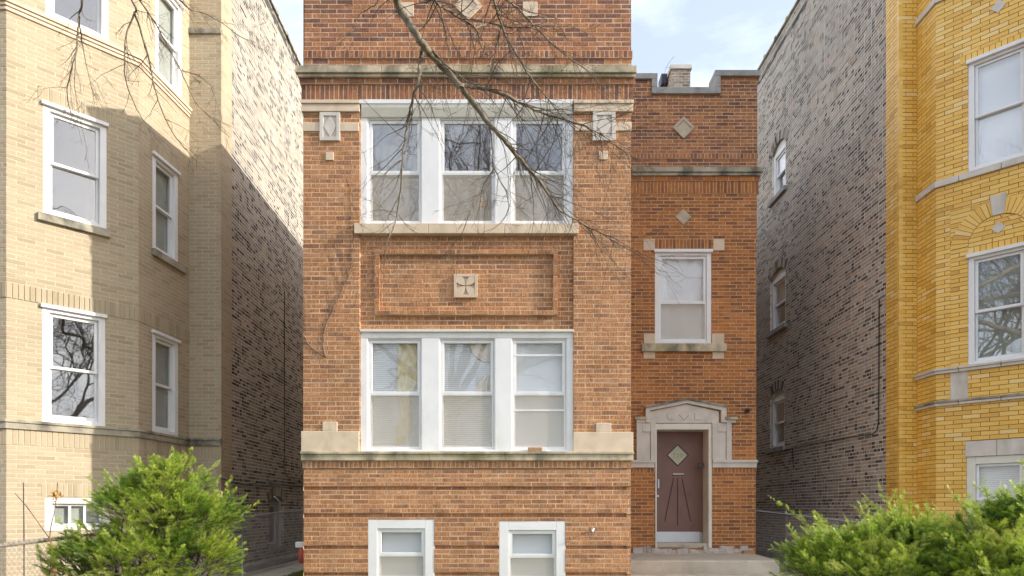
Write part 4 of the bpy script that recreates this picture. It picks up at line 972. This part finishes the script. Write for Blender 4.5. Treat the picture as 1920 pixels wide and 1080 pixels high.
for (a, b, c, d), h in zip(sws, swh):
    window(H0, rbld, (a, b, c, d), o=-0.055, case=0.10, proud=0.02, blind='blind', blind_to=0.45, sashw=0.05, glass='glass_hi')
    uc = (a+b)/2; hw = (b-a)/2; rr = (hw*hw+rise**2)/(2*rise); zc = d+rise-rr; aa = math.asin(min(1, hw/rr))
    MB().prism(H0, [(a+0.01, d-0.01), (b-0.01, d-0.01)]+[(uc+rr*math.sin(t)*0.99, zc+rr*math.cos(t)-0.004) for t in (aa*0.9, aa*0.45, 0, -aa*0.45, -aa*0.9)], -0.14, -0.05).build('arch_panel', M['cream'], rbld)
    block(H0, a-0.12, b+0.06, c-0.10, c, -0.12, 0.07, 'window_sill', 'greystone', parent=rbld)
block(H0, 0.5, uy, gr_-0.05, E(-1.0), -0.02, 0.05, 'foundation', 'foundation', parent=rbld, bevel=0.01)
cable('conduit_line', 'thin dark conduit bending at the corner of the brown common-brick wall', H0, [(1650.5, 560), (1650, 700), (1649, 790), (1646.5, 806), (1638, 814), (1600, 819), (1560, 826), (1520, 833), (1480, 842), (1430, 851)], 0.009)
cable('wall_cable', 'short dark cable with a junction box below the lowest side window', H0, [(1488, 842), (1488.5, 862), (1489, 880)], 0.009)
jbx = block(H0, H0.U(1484), H0.U(1493), H0.Z(886, 1489), H0.Z(876, 1489), 0.0, 0.05, 'junction_box', 'iron', parent=None) if False else None

# ================================================================== FENCES
def fence(name, label, x, ya, yb, ztop, posts, cols=('steel', 'steel'), r=0.0026):
    e = empty(name, (x, posts[0], zg(posts[0])), label, 'fence')
    top = lambda y: EZ+ztop(y)
    H = 1.02
    ys = np.linspace(ya, yb, 14)
    MB().tube([(x, y, top(y)) for y in ys], 0.021, 10).build('top_rail', M[cols[0]], e, smooth=True)
    for y in posts:
        p = MB().tube([(x+0.045, y, zg(y)-0.1), (x+0.045, y, top(y)+0.02)], 0.024, 12).build('post', M['steel'], e, smooth=True)
        MB().tube([(x+0.045, y, top(y)+0.0205), (x+0.045, y, top(y)+0.05), (x+0.045, y, top(y)+0.065)], [0.029, 0.024, 0.006], 12).build('post_cap', M['steel'], p, smooth=True)
    m, m2 = MB(), MB(); s_ = 0.066; off = 0.024; k = 0; y = ya-H
    slope = (top(yb)-top(ya))/(yb-ya)
    while y < yb:
        for sgn in (1, -1):
            y0, y1 = (y, y+H) if sgn > 0 else (y+H, y)
            # clip to the fence run
            t0, t1 = 0.0, 1.0
            lo, hi = (ya-y0)/(y1-y0), (yb-y0)/(y1-y0)
            t0, t1 = max(t0, min(lo, hi)), min(t1, max(lo, hi))
            if t1-t0 > 0.01:
                pts = [(x+off+sgn*0.002, y0+(y1-y0)*t, top(y0+(y1-y0)*t)-H+(H+0.035)*t) for t in (t0, t1)]
                (m2 if (y < 8.6 and cols[0] == 'rust') else m).tube(pts, 0.0017 if (y < 8.6 and cols[0] == 'rust') else r, 3, cap=False)
        y += s_
    m.build('wire_mesh', M['wire'], e, kind='stuff')
    if m2.v: m2.build('wire_mesh', M['wire_silhouette'], e, kind='stuff')  # near stretch of the same mesh, in the darkened colour
    return e
fence('chain_link_fence', 'chain-link fence with a worn rail running past the shrub beside the buff building', -4.56, 5.0, 16.5, lambda y: -0.325+0.0345*(min(y, 14)-6.0)-0.0, [11.35, 8.6, 5.8], ('rust', 'steel'))
fence('chain_link_fence', 'chain-link fence with slim grey posts in the passage beside the brown side wall', 5.30, 6.5, 16.0, lambda y: -0.222+0.0415*(min(y, 14)-9.51), [12.6, 9.9, 7.2, 15.2])

# something red with a white cap by the corner of the red house in the passage
e = empty('wall_canister', (XL, 9.9, 0.9), 'small red canister with a white box on top, fixed to the red house', 'canister')
MB().tube([(-3.03, 9.9, 0.79), (-3.03, 9.9, 0.82), (-3.03, 9.9, 1.0), (-3.03, 9.9, 1.03)], [0.045, 0.068, 0.068, 0.045], 14).build('canister_body', M['redplastic'], e, smooth=True)
MB().xbox(-3.13, -2.98, 9.84, 9.96, 1.028, 1.115).build('canister_box', M['white'], e, bevel=0.01)
MB().xbox(-2.99, XL+0.01, 9.88, 9.92, 0.90, 0.94).build('wall_bracket', M['iron'], e)

# ================================================================== VEGETATION
def smooth_path(pts, sub=4, jit=0.0):
    pts = [Vector(p) for p in pts]; out = []
    P_ = [pts[0]]+pts+[pts[-1]]
    for i in range(1, len(P_)-2):
        for k in range(sub):
            t = k/sub; a, b, c, d = P_[i-1], P_[i], P_[i+1], P_[i+2]
            q = 0.5*((2*b)+(c-a)*t+(2*a-5*b+4*c-d)*t*t+(3*b-a-3*c+d)*t**3)
            if jit: q = q+Vector([random.gauss(0, jit) for _ in range(3)])
            out.append(q)
    out.append(pts[-1]); return out

def P3(px, py, y): return Vector(((px-CX)/F*y, y, EZ+(CY-py)/F*y))

random.seed(21)
tree = empty('bare_tree', (-1.7, -2.4, 0.0), 'leafless street tree whose branches droop in front of the houses', 'tree')
trunk_m, br_m, tw_m = MB(), MB(), MB()
def twigs(m, path, rads, n, lmin, lmax, droop=0.35, depth=1, bias=None, start=0.15):
    for _ in range(n):
        i = random.randint(int(len(path)*start), len(path)-2); p = path[i]; t = (path[i+1]-path[i]).normalized()
        d = (t*random.uniform(0.4, 1.0)+Vector((random.gauss(0, 0.55), random.gauss(0, 0.45), random.gauss(-droop*0.4, 0.45)))).normalized()
        if bias: d = (d+bias*0.5).normalized()
        l = random.uniform(lmin, lmax); k = 6; pts = [p.copy()]; q = p.copy()
        for s_ in range(k):
            d = (d+Vector((random.gauss(0, 0.13), random.gauss(0, 0.13), random.gauss(-droop*0.10, 0.13)))).normalized(); q = q+d*l/k; pts.append(q.copy())
        r0 = min(rads[i]*0.55, 0.005); rr_ = [max(0.0012, r0*(1-0.8*j/k)) for j in range(k+1)]
        m.tube(pts, rr_, 4, cap=False)
        if depth > 0: twigs(m, pts, rr_, random.randint(1, 3), l*0.3, l*0.65, droop, depth-1, bias, 0.2)
def limb(pts, r0, r1, m=None, n=0, lmin=0.3, lmax=0.8, jit=0.006, k=8, sub=4, depth=2, bias=None, start=0.15, droop=0.35, power=1.0):
    path = smooth_path(pts, sub, 0); path = [path[0]]+[p+Vector([random.gauss(0, jit) for _ in range(3)]) for p in path[1:-1]]+[path[-1]]
    nn = len(path); rads = [r1+(r0-r1)*(1-i/(nn-1))**power for i in range(nn)]
    (m or br_m).tube(path, rads, k); twigs(tw_m, path, rads, n, lmin, lmax, droop, depth, bias, start); return path
trunk = limb([(-1.7, -2.4, -0.2), (-1.68, -2.38, 1.2), (-1.75, -2.3, 2.8), (-1.7, -2.2, 4.6)], 0.24, 0.17, trunk_m, jit=0.015, k=14)
T0 = Vector((-1.7, -2.2, 4.5))
L1 = limb([T0, (-1.45, 0, 6.4), (-1.2, 2.4, 7.4), (-1.1, 4.3, 7.1), (-1.04, 5.2, 6.65), P3(745, -25, 5.6)], 0.10, 0.042, jit=0.01)
L2 = limb([T0, (-0.9, 0.2, 6.9), (0.0, 3.0, 7.9), (0.05, 4.8, 7.2), (0.1, 5.6, 6.9)], 0.09, 0.035, jit=0.01)
L3 = limb([T0, (-3.2, 0.2, 6.6), (-4.5, 3.6, 8.0), (-4.7, 6.0, 8.2), (-4.6, 7.2, 8.0)], 0.10, 0.035, jit=0.01)
z1 = lambda pts: [(540+a/2.909, b/2.909) for a, b in pts]; z2 = lambda pts: [(540+a/2.909, 360+b/2.909) for a, b in pts]; z0 = lambda pts: [(a/3.31, b/3.31) for a, b in pts]
def traced(pix, ya, yb, w0, w1, pre=(), n=10, lmin=0.25, lmax=0.8, **kw):
    pts = [Vector(p) for p in pre]; nn = len(pix)
    for i, (px, py) in enumerate(pix): y = ya+(yb-ya)*i/(nn-1)+0.08*math.sin(i*1.3); pts.append(P3(px, py, y))
    return limb(pts, w0/2*ya/F, w1/2*yb/F, n=int(n*1.5), lmin=lmin, lmax=lmax, jit=0.003, **kw)
R_ = Vector((0.6, 0, -0.25))
traced(z1([(580, -60), (600, 30), (650, 110), (700, 190), (735, 245), (790, 310), (850, 370), (910, 440), (945, 485)]), 5.6, 5.9, 15, 11.5, [L1[-2]], n=6, lmin=0.2, lmax=0.5)
traced(z1([(935, 470), (1010, 560), (1070, 640), (1130, 710), (1190, 780), (1250, 850), (1310, 920), (1370, 990), (1430, 1070)])+z2([(1470, 90), (1550, 140), (1650, 195), (1750, 250), (1830, 310)]), 5.9, 6.5, 11, 1.2, n=34, lmin=0.25, lmax=0.9, bias=R_)
traced(z1([(735, 260), (725, 300), (715, 370), (715, 430), (690, 500), (670, 590), (650, 680), (635, 780), (625, 870), (620, 950), (610, 1060)])+z2([(590, 140), (570, 205), (540, 280), (520, 420)]), 5.7, 6.1, 7, 1.0, n=20, lmin=0.2, lmax=0.7)
traced(z1([(930, 462), (1000, 470), (1100, 490), (1180, 515), (1250, 550), (1330, 590), (1400, 620), (1500, 650), (1600, 680), (1700, 730), (1800, 800), (1900, 870)]), 5.9, 6.6, 7.5, 1.2, n=34, lmin=0.25, lmax=0.9, bias=R_)
traced(z1([(800, 0), (860, 50), (920, 90), (1020, 155), (1050, 240), (1080, 290), (1150, 360), (1210, 440)]), 5.5, 6.2, 6, 1.0, [L2[-4], P3(800, -40, 5.5)], n=16)
traced(z1([(1020, 155), (1100, 130), (1200, 150), (1300, 150), (1400, 140), (1550, 145), (1650, 190)]), 5.8, 6.3, 3.5, 0.9, n=12, lmin=0.15, lmax=0.5)
traced(z1([(1120, 0), (1150, 90), (1180, 180), (1230, 270), (1290, 370), (1350, 460), (1420, 540), (1480, 620), (1540, 680), (1600, 760)]), 5.8, 6.4, 6, 1.0, [L2[-2], P3(918, -30, 5.8)], n=20)
traced(z1([(1200, 0), (1270, 60), (1360, 160), (1440, 240), (1530, 310), (1620, 370), (1690, 440), (1770, 530)]), 6.0, 6.5, 4.5, 0.9, [L2[-1], P3(940, -30, 6.0)], n=18)
traced(z1([(790, 0), (840, 110), (870, 220), (875, 340)]), 5.7, 6.0, 3.5, 1.0, [L2[-5], P3(805, -30, 5.7)], n=8, lmin=0.15, lmax=0.4)
traced(z1([(790, 275), (880, 370), (960, 430), (1040, 500), (1120, 560)]), 5.75, 6.1, 3.5, 0.8, n=8)
traced(z1([(500, -20), (440, 45), (390, 80), (345, 170), (270, 250)]), 5.5, 5.8, 2.5, 0.8, [L1[-3]], n=5, lmin=0.1, lmax=0.35)
traced(z1([(1100, 680), (1115, 800), (1120, 900), (1150, 970), (1190, 1050)])+z2([(1200, 100), (1140, 185), (1060, 220)]), 6.0, 6.2, 3.2, 0.8, n=10, lmin=0.15, lmax=0.5)
traced(z1([(1122, 920), (1070, 1000), (1040, 1070)])+z2([(1000, 95), (970, 170), (940, 240), (890, 300)]), 6.05, 6.2, 2.8, 0.8, n=9, lmin=0.15, lmax=0.45)
traced(z1([(1130, 330), (1100, 420), (1080, 520)]), 5.9, 6.0, 1.6, 0.7, n=3, lmin=0.1, lmax=0.3)
# drooping twigs before the buff building
yl = 7.3
traced([(154, 0), (149, 25), (146, 55), (144, 85), (135, 130), (126, 165), (128, 195), (140, 235)], yl, yl+0.2, 4.5, 0.9, [L3[-1]], n=8, lmin=0.1, lmax=0.4)
traced([(149, 30), (152, 70), (160, 110), (168, 150), (178, 195)], yl, yl+0.2, 2.6, 0.8, n=7, lmin=0.1, lmax=0.4)
traced([(146, 60), (142, 110), (140, 160), (150, 220), (165, 285)], yl, yl+0.2, 2.0, 0.7, n=5, lmin=0.1, lmax=0.35)
traced([(247, 0), (252, 25), (238, 60), (234, 110), (236, 150), (252, 195), (270, 228), (290, 265)], yl+0.1, yl+0.6, 4.2, 1.0, [L3[-1]], n=9, lmin=0.12, lmax=0.5)
traced([(252, 25), (266, 65), (280, 115), (290, 165), (305, 210), (330, 258), (360, 292), (395, 325)], yl+0.1, yl+0.8, 4.0, 0.9, n=9, lmin=0.12, lmax=0.5)
traced([(262, 0), (292, 45), (320, 95), (345, 145), (366, 190), (398, 225), (430, 258)], yl, yl+0.6, 3.4, 0.9, [L3[-2]], n=12, lmin=0.12, lmax=0.5, bias=R_)
traced([(335, 0), (375, 22), (415, 42), (450, 68), (480, 80)], yl, yl+0.5, 2.4, 0.8, [L3[-2]], n=12, lmin=0.12, lmax=0.45, bias=R_)
traced([(340, 132), (372, 142), (395, 162), (405, 190), (400, 230)], yl+0.4, yl+0.6, 1.8, 0.7, n=5, lmin=0.1, lmax=0.3)
# upper crown, mostly seen in the window panes
def grow(p, d, l, r, lev):
    k = 5; pts = [p]; q = p.copy()
    for i in range(k):
        d = (d+Vector((random.gauss(0, 0.16), random.gauss(0, 0.16), random.gauss(0.05, 0.12)))).normalized(); q = q+d*l/k; pts.append(q.copy())
    m = br_m if lev > 1 else tw_m
    m.tube(pts, [r*(1-0.5*i/k) for i in range(k+1)], 6 if lev > 1 else 3, cap=False)
    if lev == 0: return
    for i in range(random.randint(3, 5)):
        j = random.randint(2, k); ax = Vector([random.gauss(0, 1) for _ in range(3)]).normalized()
        nd_ = (d+ax*0.85).normalized(); grow(pts[j], nd_, l*random.uniform(0.55, 0.8), r*0.5, lev-1)
for d in ((0.2, -0.1, 1), (-0.45, 0.1, 1.0), (0.7, -0.6, 0.8), (0.6, 0.15, 1.1), (-0.9, -0.2, 0.8), (-0.15, 0.3, 1.2)):
    grow(T0.copy(), Vector(d).normalized(), random.uniform(4.2, 5.2), 0.12, 5)
trunk_m.build('trunk', M['bark'], tree, smooth=True); br_m.build('branches', M['bark'], tree, smooth=True); tw_m.build('twigs', M['twig'], tree, kind='stuff', smooth=True)

for tx, ty, lab, sd_ in ((8.6, -1.6, 'second leafless street tree along the pavement before the yellow building', 31), (-9.5, -1.8, 'third leafless street tree along the pavement before the buff building', 32)):
    random.seed(sd_); t2 = empty('bare_tree', (tx, ty, 0.0), lab, 'tree'); trunk_m, br_m, tw_m = MB(), MB(), MB()
    limb([(tx, ty, -0.2), (tx+0.05, ty, 1.4), (tx, ty+0.1, 2.8), (tx+0.05, ty+0.1, 4.2)], 0.25, 0.16, trunk_m, jit=0.015, k=12)
    for d in ((0.2, -0.3, 1), (-0.6, -0.5, 0.8), (0.7, -0.7, 0.7), (0.7, 0.4, 0.9), (-0.7, 0.5, 0.8)): grow(Vector((tx+0.05, ty+0.1, 4.1)), Vector(d).normalized(), random.uniform(3.8, 4.8), 0.12, 5)
    trunk_m.build('trunk', M['bark'], t2, smooth=True); br_m.build('branches', M['bark'], t2, smooth=True); tw_m.build('twigs', M['twig'], t2, kind='stuff', smooth=True)

# dead vine on the left pier
random.seed(5)
vine = empty('dead_vine', W1.pt(U(612), 0.01, Z(669)), 'dry leafless vine clinging to the brick pier beside the lower triple window', 'vine')
for pts, r in (([(568, 625), (582, 648), (598, 662), (612, 670)], 0.008), ([(612, 670), (606, 650), (608, 625), (618, 595), (636, 555), (652, 520), (660, 490), (664, 455), (660, 400)], 0.010), ([(652, 520), (648, 495), (640, 470), (630, 455)], 0.006), ([(618, 595), (622, 560), (618, 530)], 0.005), ([(568, 555), (575, 590), (577, 625)], 0.005), ([(660, 400), (662, 360), (656, 330)], 0.005), ([(640, 545), (632, 510), (622, 475), (612, 440)], 0.004)):
    p = smooth_path([W1.pt(U(a), 0.008, Z(b)) for a, b in pts], 4); n = len(p)
    p = [Vector((q.x+random.gauss(0, 0.006), q.y, q.z)) for q in p]
    MB().tube(p, [r*(1-0.6*i/n) for i in range(n)], 5).build('vine_stem', M['vine'], vine, smooth=True)

# yew shrubs: shoots with two rows of flat needles
def shoot_template(n=7, nl=0.027, nw=0.0062):
    V, Q = [], []
    for i in range(n):
        t = (i+0.5)/n
        for s_ in (-1, 1):
            l = nl*(1-0.55*t)*random.uniform(0.8, 1.15); a = math.radians(random.uniform(42, 62)); zt_ = random.uniform(-0.3, 0.45)
            d = Vector((s_*math.sin(a), math.cos(a), zt_)).normalized(); p = Vector((0, t, 0)); w_ = Vector((0, nw/2, 0))
            k = len(V); V += [(p, -w_*0.7), (p, w_*0.7), (d*l, w_*0.5+p*0), (d*l, -w_*0.5)]
            V[k+2] = (p, d*l+w_*0.45); V[k+3] = (p, d*l-w_*0.45); Q.append((k, k+1, k+2, k+3))
    A = np.array([[v[0].x, v[0].y, v[0].z] for v in V]); B = np.array([[v[1].x, v[1].y, v[1].z] for v in V]); return A, B, np.array(Q)
def yew(name, label, cx, cy, lobes, nshoot, sprigs, seed, tips=()):
    random.seed(seed); rng = np.random.default_rng(seed); zb = zg(cy)
    e = empty(name, (cx, cy, zb), label, 'shrub', 'evergreen shrubs in the front gardens')
    tmpl = [shoot_template() for _ in range(6)]
    Vs, Qs, T = [], [], []; k = 0; stems = MB()
    wts = np.array([l[3]*l[4]*l[5] for l in lobes])**0.67; wts /= wts.sum()
    def put(p, d, ln, tone, sc=1.0):
        nonlocal k
        d = d.normalized(); up_ = Vector((random.gauss(0, 0.35), random.gauss(0, 0.35), 1)); x = d.cross(up_)
        if x.length < 0.05: x = d.cross(Vector((1, 0, 0)))
        x.normalize(); z = x.cross(d); A, B, Q = random.choice(tmpl); R = np.array([x, d, z])
        W = np.array(p)+(A*ln)@R+(B*sc)@R; W[:, 2] -= 0.10*ln*A[:, 1]**2
        Vs.append(W); Qs.append(Q+k); k += len(W)
        # fresh growth at the tip of a shoot is lighter
        tt = np.clip(tone+0.28*(np.arange(len(Q))/len(Q)-0.4)+rng.normal(0, 0.05, len(Q)), 0, 0.98); T.extend(tt)
    # a needle-clad spray: short axis with side shoots
    def spray(p, d, ln, tone):
        d = d.normalized(); side = d.cross(Vector((0, 0, 1))); side = side.normalized() if side.length > 0.1 else Vector((1, 0, 0))
        n = 4
        for i in range(n):
            q = p+d*ln*i/n
            for s_ in (-1, 1): put(q, d+side*s_*random.uniform(0.5, 1.0)+Vector((0, 0, random.uniform(-0.1, 0.35))), ln*(0.60-0.06*i)*random.uniform(0.8, 1.2), tone+random.gauss(0, 0.06))
        put(p+d*ln*0.8, d, ln*0.5, tone+0.1)
        stems.tube([p-d*0.08, p+d*ln*0.9], [0.004, 0.002], 3, cap=False)
    for _ in range(nshoot):
        l = lobes[rng.choice(len(lobes), p=wts)]; v = Vector(rng.normal(0, 1, 3)).normalized()
        if v.z < -0.35: v.z = -v.z*0.5
        lump = 1+0.5*mnoise.noise(Vector((v.x*2.6+l[0], v.y*2.6+l[1], v.z*2.6+seed)))
        rad = (rng.uniform(0.25, 1.0)**0.45)*lump
        p = Vector((l[0]+v.x*l[3]*rad, l[1]+v.y*l[4]*rad, l[2]+v.z*l[5]*rad))
        if p.z < zb+0.03: continue
        if mnoise.noise(Vector((p.x*3.4+9, p.y*3.4, p.z*3.4+seed))) < -0.30: continue
        d = v+Vector((random.gauss(0, 0.35), random.gauss(0, 0.35), 0.45+random.gauss(0, 0.25)))
        clump = mnoise.noise(Vector((p.x*3.0, p.y*3.0, p.z*3.0+seed)))
        tone = 0.50+0.6*clump+random.gauss(0, 0.07)
        if random.random() < 0.006: tone = 1.2
        spray(p, d, random.uniform(0.08, 0.14), tone)
    extra = []
    for _ in range(46):
        l = lobes[rng.choice(len(lobes), p=wts)]; v = Vector(rng.normal(0, 1, 3)).normalized(); v.z = abs(v.z)
        p = Vector((l[0]+v.x*l[3]*1.05, l[1]+v.y*l[4]*1.05, l[2]+v.z*l[5]*1.1)); d = (v+Vector((random.gauss(0, 0.3), random.gauss(0, 0.3), 0.35))).normalized(); extra.append((p, d, random.uniform(0.14, 0.26)))
    for p, d, ln in extra:
        path = [p+d*ln*t for t in np.linspace(-0.6, 1, 8)]
        stems.tube(path, [0.003*(1-0.7*i/7) for i in range(8)], 4, cap=False)
        for i in range(8):
            for s_ in range(3):
                v = Vector((random.gauss(0, 1), random.gauss(0, 1), random.gauss(0, 1))).normalized(); put(path[i], d+v*0.7, 0.085*(1.15-0.08*i), 0.68+random.gauss(0, 0.1))
    for px, py, yy, ln, dx in sprigs:                 # long leaders that stand out of the outline
        p0 = P3(px, py, yy); d = Vector((dx, random.gauss(0, 0.15), 0.75)).normalized(); q = p0-d*ln
        path = [q+d*ln*t+Vector((0.03*math.sin(t*3), 0, 0.02*math.sin(t*5))) for t in np.linspace(0, 1, 9)]
        stems.tube(path, [0.0032*(1-0.7*i/8) for i in range(9)], 4, cap=False)
        for i in range(8):
            for s_ in range(4):
                v = Vector((random.gauss(0, 1), random.gauss(0, 1), random.gauss(0, 1))).normalized(); put(path[i], d*1.0+v*0.7, 0.10*(1.15-0.08*i), 0.66+random.gauss(0, 0.08))
        put(path[-1], d, 0.10, 0.85)
    for l in lobes:
        for _ in range(5):
            p0 = Vector((cx+random.gauss(0, 0.06), cy+random.gauss(0, 0.06), zb-0.05)); p1 = Vector((l[0]+random.uniform(-1, 1)*l[3]*0.4, l[1]+random.uniform(-1, 1)*l[4]*0.4, l[2]+random.uniform(-1, 1)*l[5]*0.3))
            pm = (p0+p1)/2+Vector((random.gauss(0, 0.08), random.gauss(0, 0.08), -0.05)); stems.tube(smooth_path([p0, pm, p1], 4), np.linspace(0.022, 0.005, 9).tolist(), 5, cap=False)
    np_mesh('foliage', np.vstack(Vs), np.vstack(Qs), [M['yew']], e, np.array(T), kind='stuff')
    stems.build('stem', M['twig'], e); return e
def lobe(px, py, y, rx, ry, rz): p = P3(px, py, y); return (p.x, p.y, p.z, rx, ry, rz)
yy = 7.1
yew('yew_shrub', 'bushy bright green yew shrub overlapping the chain-link fence by the buff building', (268-CX)/F*yy, yy,
    [lobe(300, 965, yy, 0.52, 0.6, 0.40), lobe(330, 905, yy+0.1, 0.38, 0.4, 0.24), lobe(248, 945, yy, 0.24, 0.4, 0.22), lobe(365, 975, yy, 0.42, 0.5, 0.36), lobe(150, 1058, yy-0.2, 0.32, 0.4, 0.24), lobe(280, 1050, yy-0.2, 0.75, 0.6, 0.42), lobe(380, 1060, yy, 0.34, 0.5, 0.4), lobe(250, 1130, yy-0.3, 0.85, 0.6, 0.4)],
    3300, [(318, 846, yy, 0.40, 0.1), (338, 856, yy, 0.4, 0.25), (262, 868, yy, 0.32, -0.1), (225, 884, yy, 0.3, -0.35), (372, 885, yy, 0.35, 0.3), (448, 955, yy, 0.35, 0.9), (300, 862, yy, 0.3, -0.15), (290, 875, yy, 0.3, -0.1), (400, 925, yy, 0.3, 0.5), (428, 960, yy, 0.3, 0.8)], 11)
yy = 5.9
yew('yew_shrub', 'low spreading yew shrub with arching sprigs before the brown side wall', (1630-CX)/F*yy, yy,
    [lobe(1640, 1056, yy, 0.55, 0.6, 0.28), lobe(1690, 1020, yy+0.2, 0.36, 0.4, 0.22), lobe(1560, 1060, yy, 0.32, 0.4, 0.26), lobe(1740, 1050, yy, 0.42, 0.5, 0.26), lobe(1640, 1110, yy-0.2, 0.75, 0.6, 0.4)],
    2900, [(1452, 935, yy, 0.62, -0.95), (1652, 918, yy, 0.5, -0.15), (1628, 936, yy, 0.42, -0.55), (1610, 955, yy, 0.4, -0.7), (1736, 938, yy, 0.4, 0.05), (1520, 985, yy, 0.4, -1.0), (1500, 1005, yy, 0.35, -1.1), (1690, 945, yy, 0.35, 0.1), (1590, 975, yy, 0.3, -0.5), (1668, 945, yy, 0.35, -0.2)], 12)
yy = 5.4
yew('yew_shrub', 'taller loose yew shrub in front of the yellow bay and its lowest window', (1900-CX)/F*yy, yy,
    [lobe(1880, 1044, yy, 0.45, 0.5, 0.26), lobe(1925, 985, yy, 0.28, 0.35, 0.24), lobe(1830, 1036, yy+0.1, 0.3, 0.4, 0.22), lobe(1890, 1110, yy-0.2, 0.6, 0.5, 0.38), lobe(1800, 1080, yy, 0.35, 0.4, 0.25)],
    2400, [(1916, 898, yy, 0.5, 0.15), (1845, 905, yy, 0.45, -0.1), (1872, 918, yy, 0.4, 0.1), (1785, 922, yy, 0.42, -0.35), (1822, 940, yy, 0.35, -0.25), (1896, 930, yy, 0.4, 0.0), (1910, 940, yy, 0.35, 0.1), (1760, 955, yy, 0.35, -0.4), (1856, 950, yy, 0.3, 0.0)], 13)

# dry stalk with a papery flower head, and a bare stake, by the left fence
random.seed(9); yd = 6.5
dp = empty('dry_plant', (P3(104, 1040, yd).x, yd, zg(yd)), 'dry straw-coloured stalk with a papery flower head by the fence', 'plant')
MB().tube(smooth_path([Vector((P3(98, 1080, yd).x, yd, zg(yd)-0.03)), P3(98, 1080, yd), P3(97, 1030, yd), P3(93, 1005, yd)], 4), 0.008, 6).build('stalk', M['dry'], dp, smooth=True)
MB().tube(smooth_path([P3(93, 1010, yd), P3(96, 985, yd), P3(103, 955, yd), P3(106, 930, yd), P3(108, 905, yd)], 4), 0.0045, 5).build('stem', M['vine'], dp, smooth=True)
MB().tube(smooth_path([P3(93, 1010, yd), P3(75, 985, yd), P3(50, 950, yd), P3(28, 925, yd)], 4), 0.0045, 5).build('stem', M['vine'], dp, smooth=True)
m = MB()
for _ in range(60):
    c = P3(106+random.gauss(0, 6), 929+random.gauss(0, 6), yd+random.gauss(0, 0.04)); a = Vector([random.gauss(0, 1) for _ in range(3)]).normalized()*random.uniform(0.012, 0.028); b = a.cross(Vector([random.gauss(0, 1) for _ in range(3)])).normalized()*0.012
    m.add([c-a, c+b, c+a, c-b], [(0, 1, 2, 3)])
for _ in range(30):
    c = P3(100+random.gauss(0, 9), 1060+random.gauss(0, 14), yd+random.gauss(0, 0.05)); a = Vector([random.gauss(0, 1) for _ in range(3)]).normalized()*random.uniform(0.01, 0.03); b = a.cross(Vector([random.gauss(0, 1) for _ in range(3)])).normalized()*0.014
    m.add([c-a, c+b, c+a, c-b], [(0, 1, 2, 3)])
m.build('dry_petals', M['dry'], dp, kind='stuff')
st = MB().tube([Vector((P3(45, 1000, 6.4).x, 6.4, zg(6.4)-0.1)), P3(45, 1000, 6.4), P3(44, 905, 6.4)], [0.006, 0.006, 0.005], 6).build('garden_stake', M['iron'], base=(P3(45, 1000, 6.4).x, 6.4, zg(6.4)))
tag(st, 'thin dark upright stake behind the worn fence rail', 'stake')

# grass in the passage and front strip
def grass(name, x0, x1, y0, y1, n, hgt, seed):
    rng = np.random.default_rng(seed); x = rng.uniform(x0, x1, n); y = rng.uniform(y0, y1, n); z = 0.034*np.clip(y, -1, 12)
    a = rng.uniform(0, 6.28, n); h = rng.uniform(0.4, 1, n)*hgt; w = 0.004; lx, ly = rng.normal(0, 0.35, n)*h, rng.normal(0, 0.35, n)*h
    c, s_ = np.cos(a)*w, np.sin(a)*w
    V = np.stack([np.stack([x-c, y-s_, z], 1), np.stack([x+c, y+s_, z], 1), np.stack([x+c*0.3+lx, y+s_*0.3+ly, z+h], 1), np.stack([x-c*0.3+lx, y-s_*0.3+ly, z+h], 1)], 1).reshape(-1, 3)
    o = np_mesh(name, V, np.arange(n*4).reshape(-1, 4), [M['grass']], None, rng.uniform(0, 1, n), base=((x0+x1)/2, (y0+y1)/2, 0), kind='stuff'); o['label'] = 'short green grass along the passage beside the red house' if 'gang' in name else 'short lawn grass before the red house'; o['category'] = 'grass'
grass('gangway_grass', -3.9, -2.8, 9.1, 17.0, 26000, 0.06, 4)
grass('lawn_grass', -3.4, 1.6, 5.5, 9.0, 24000, 0.06, 6)
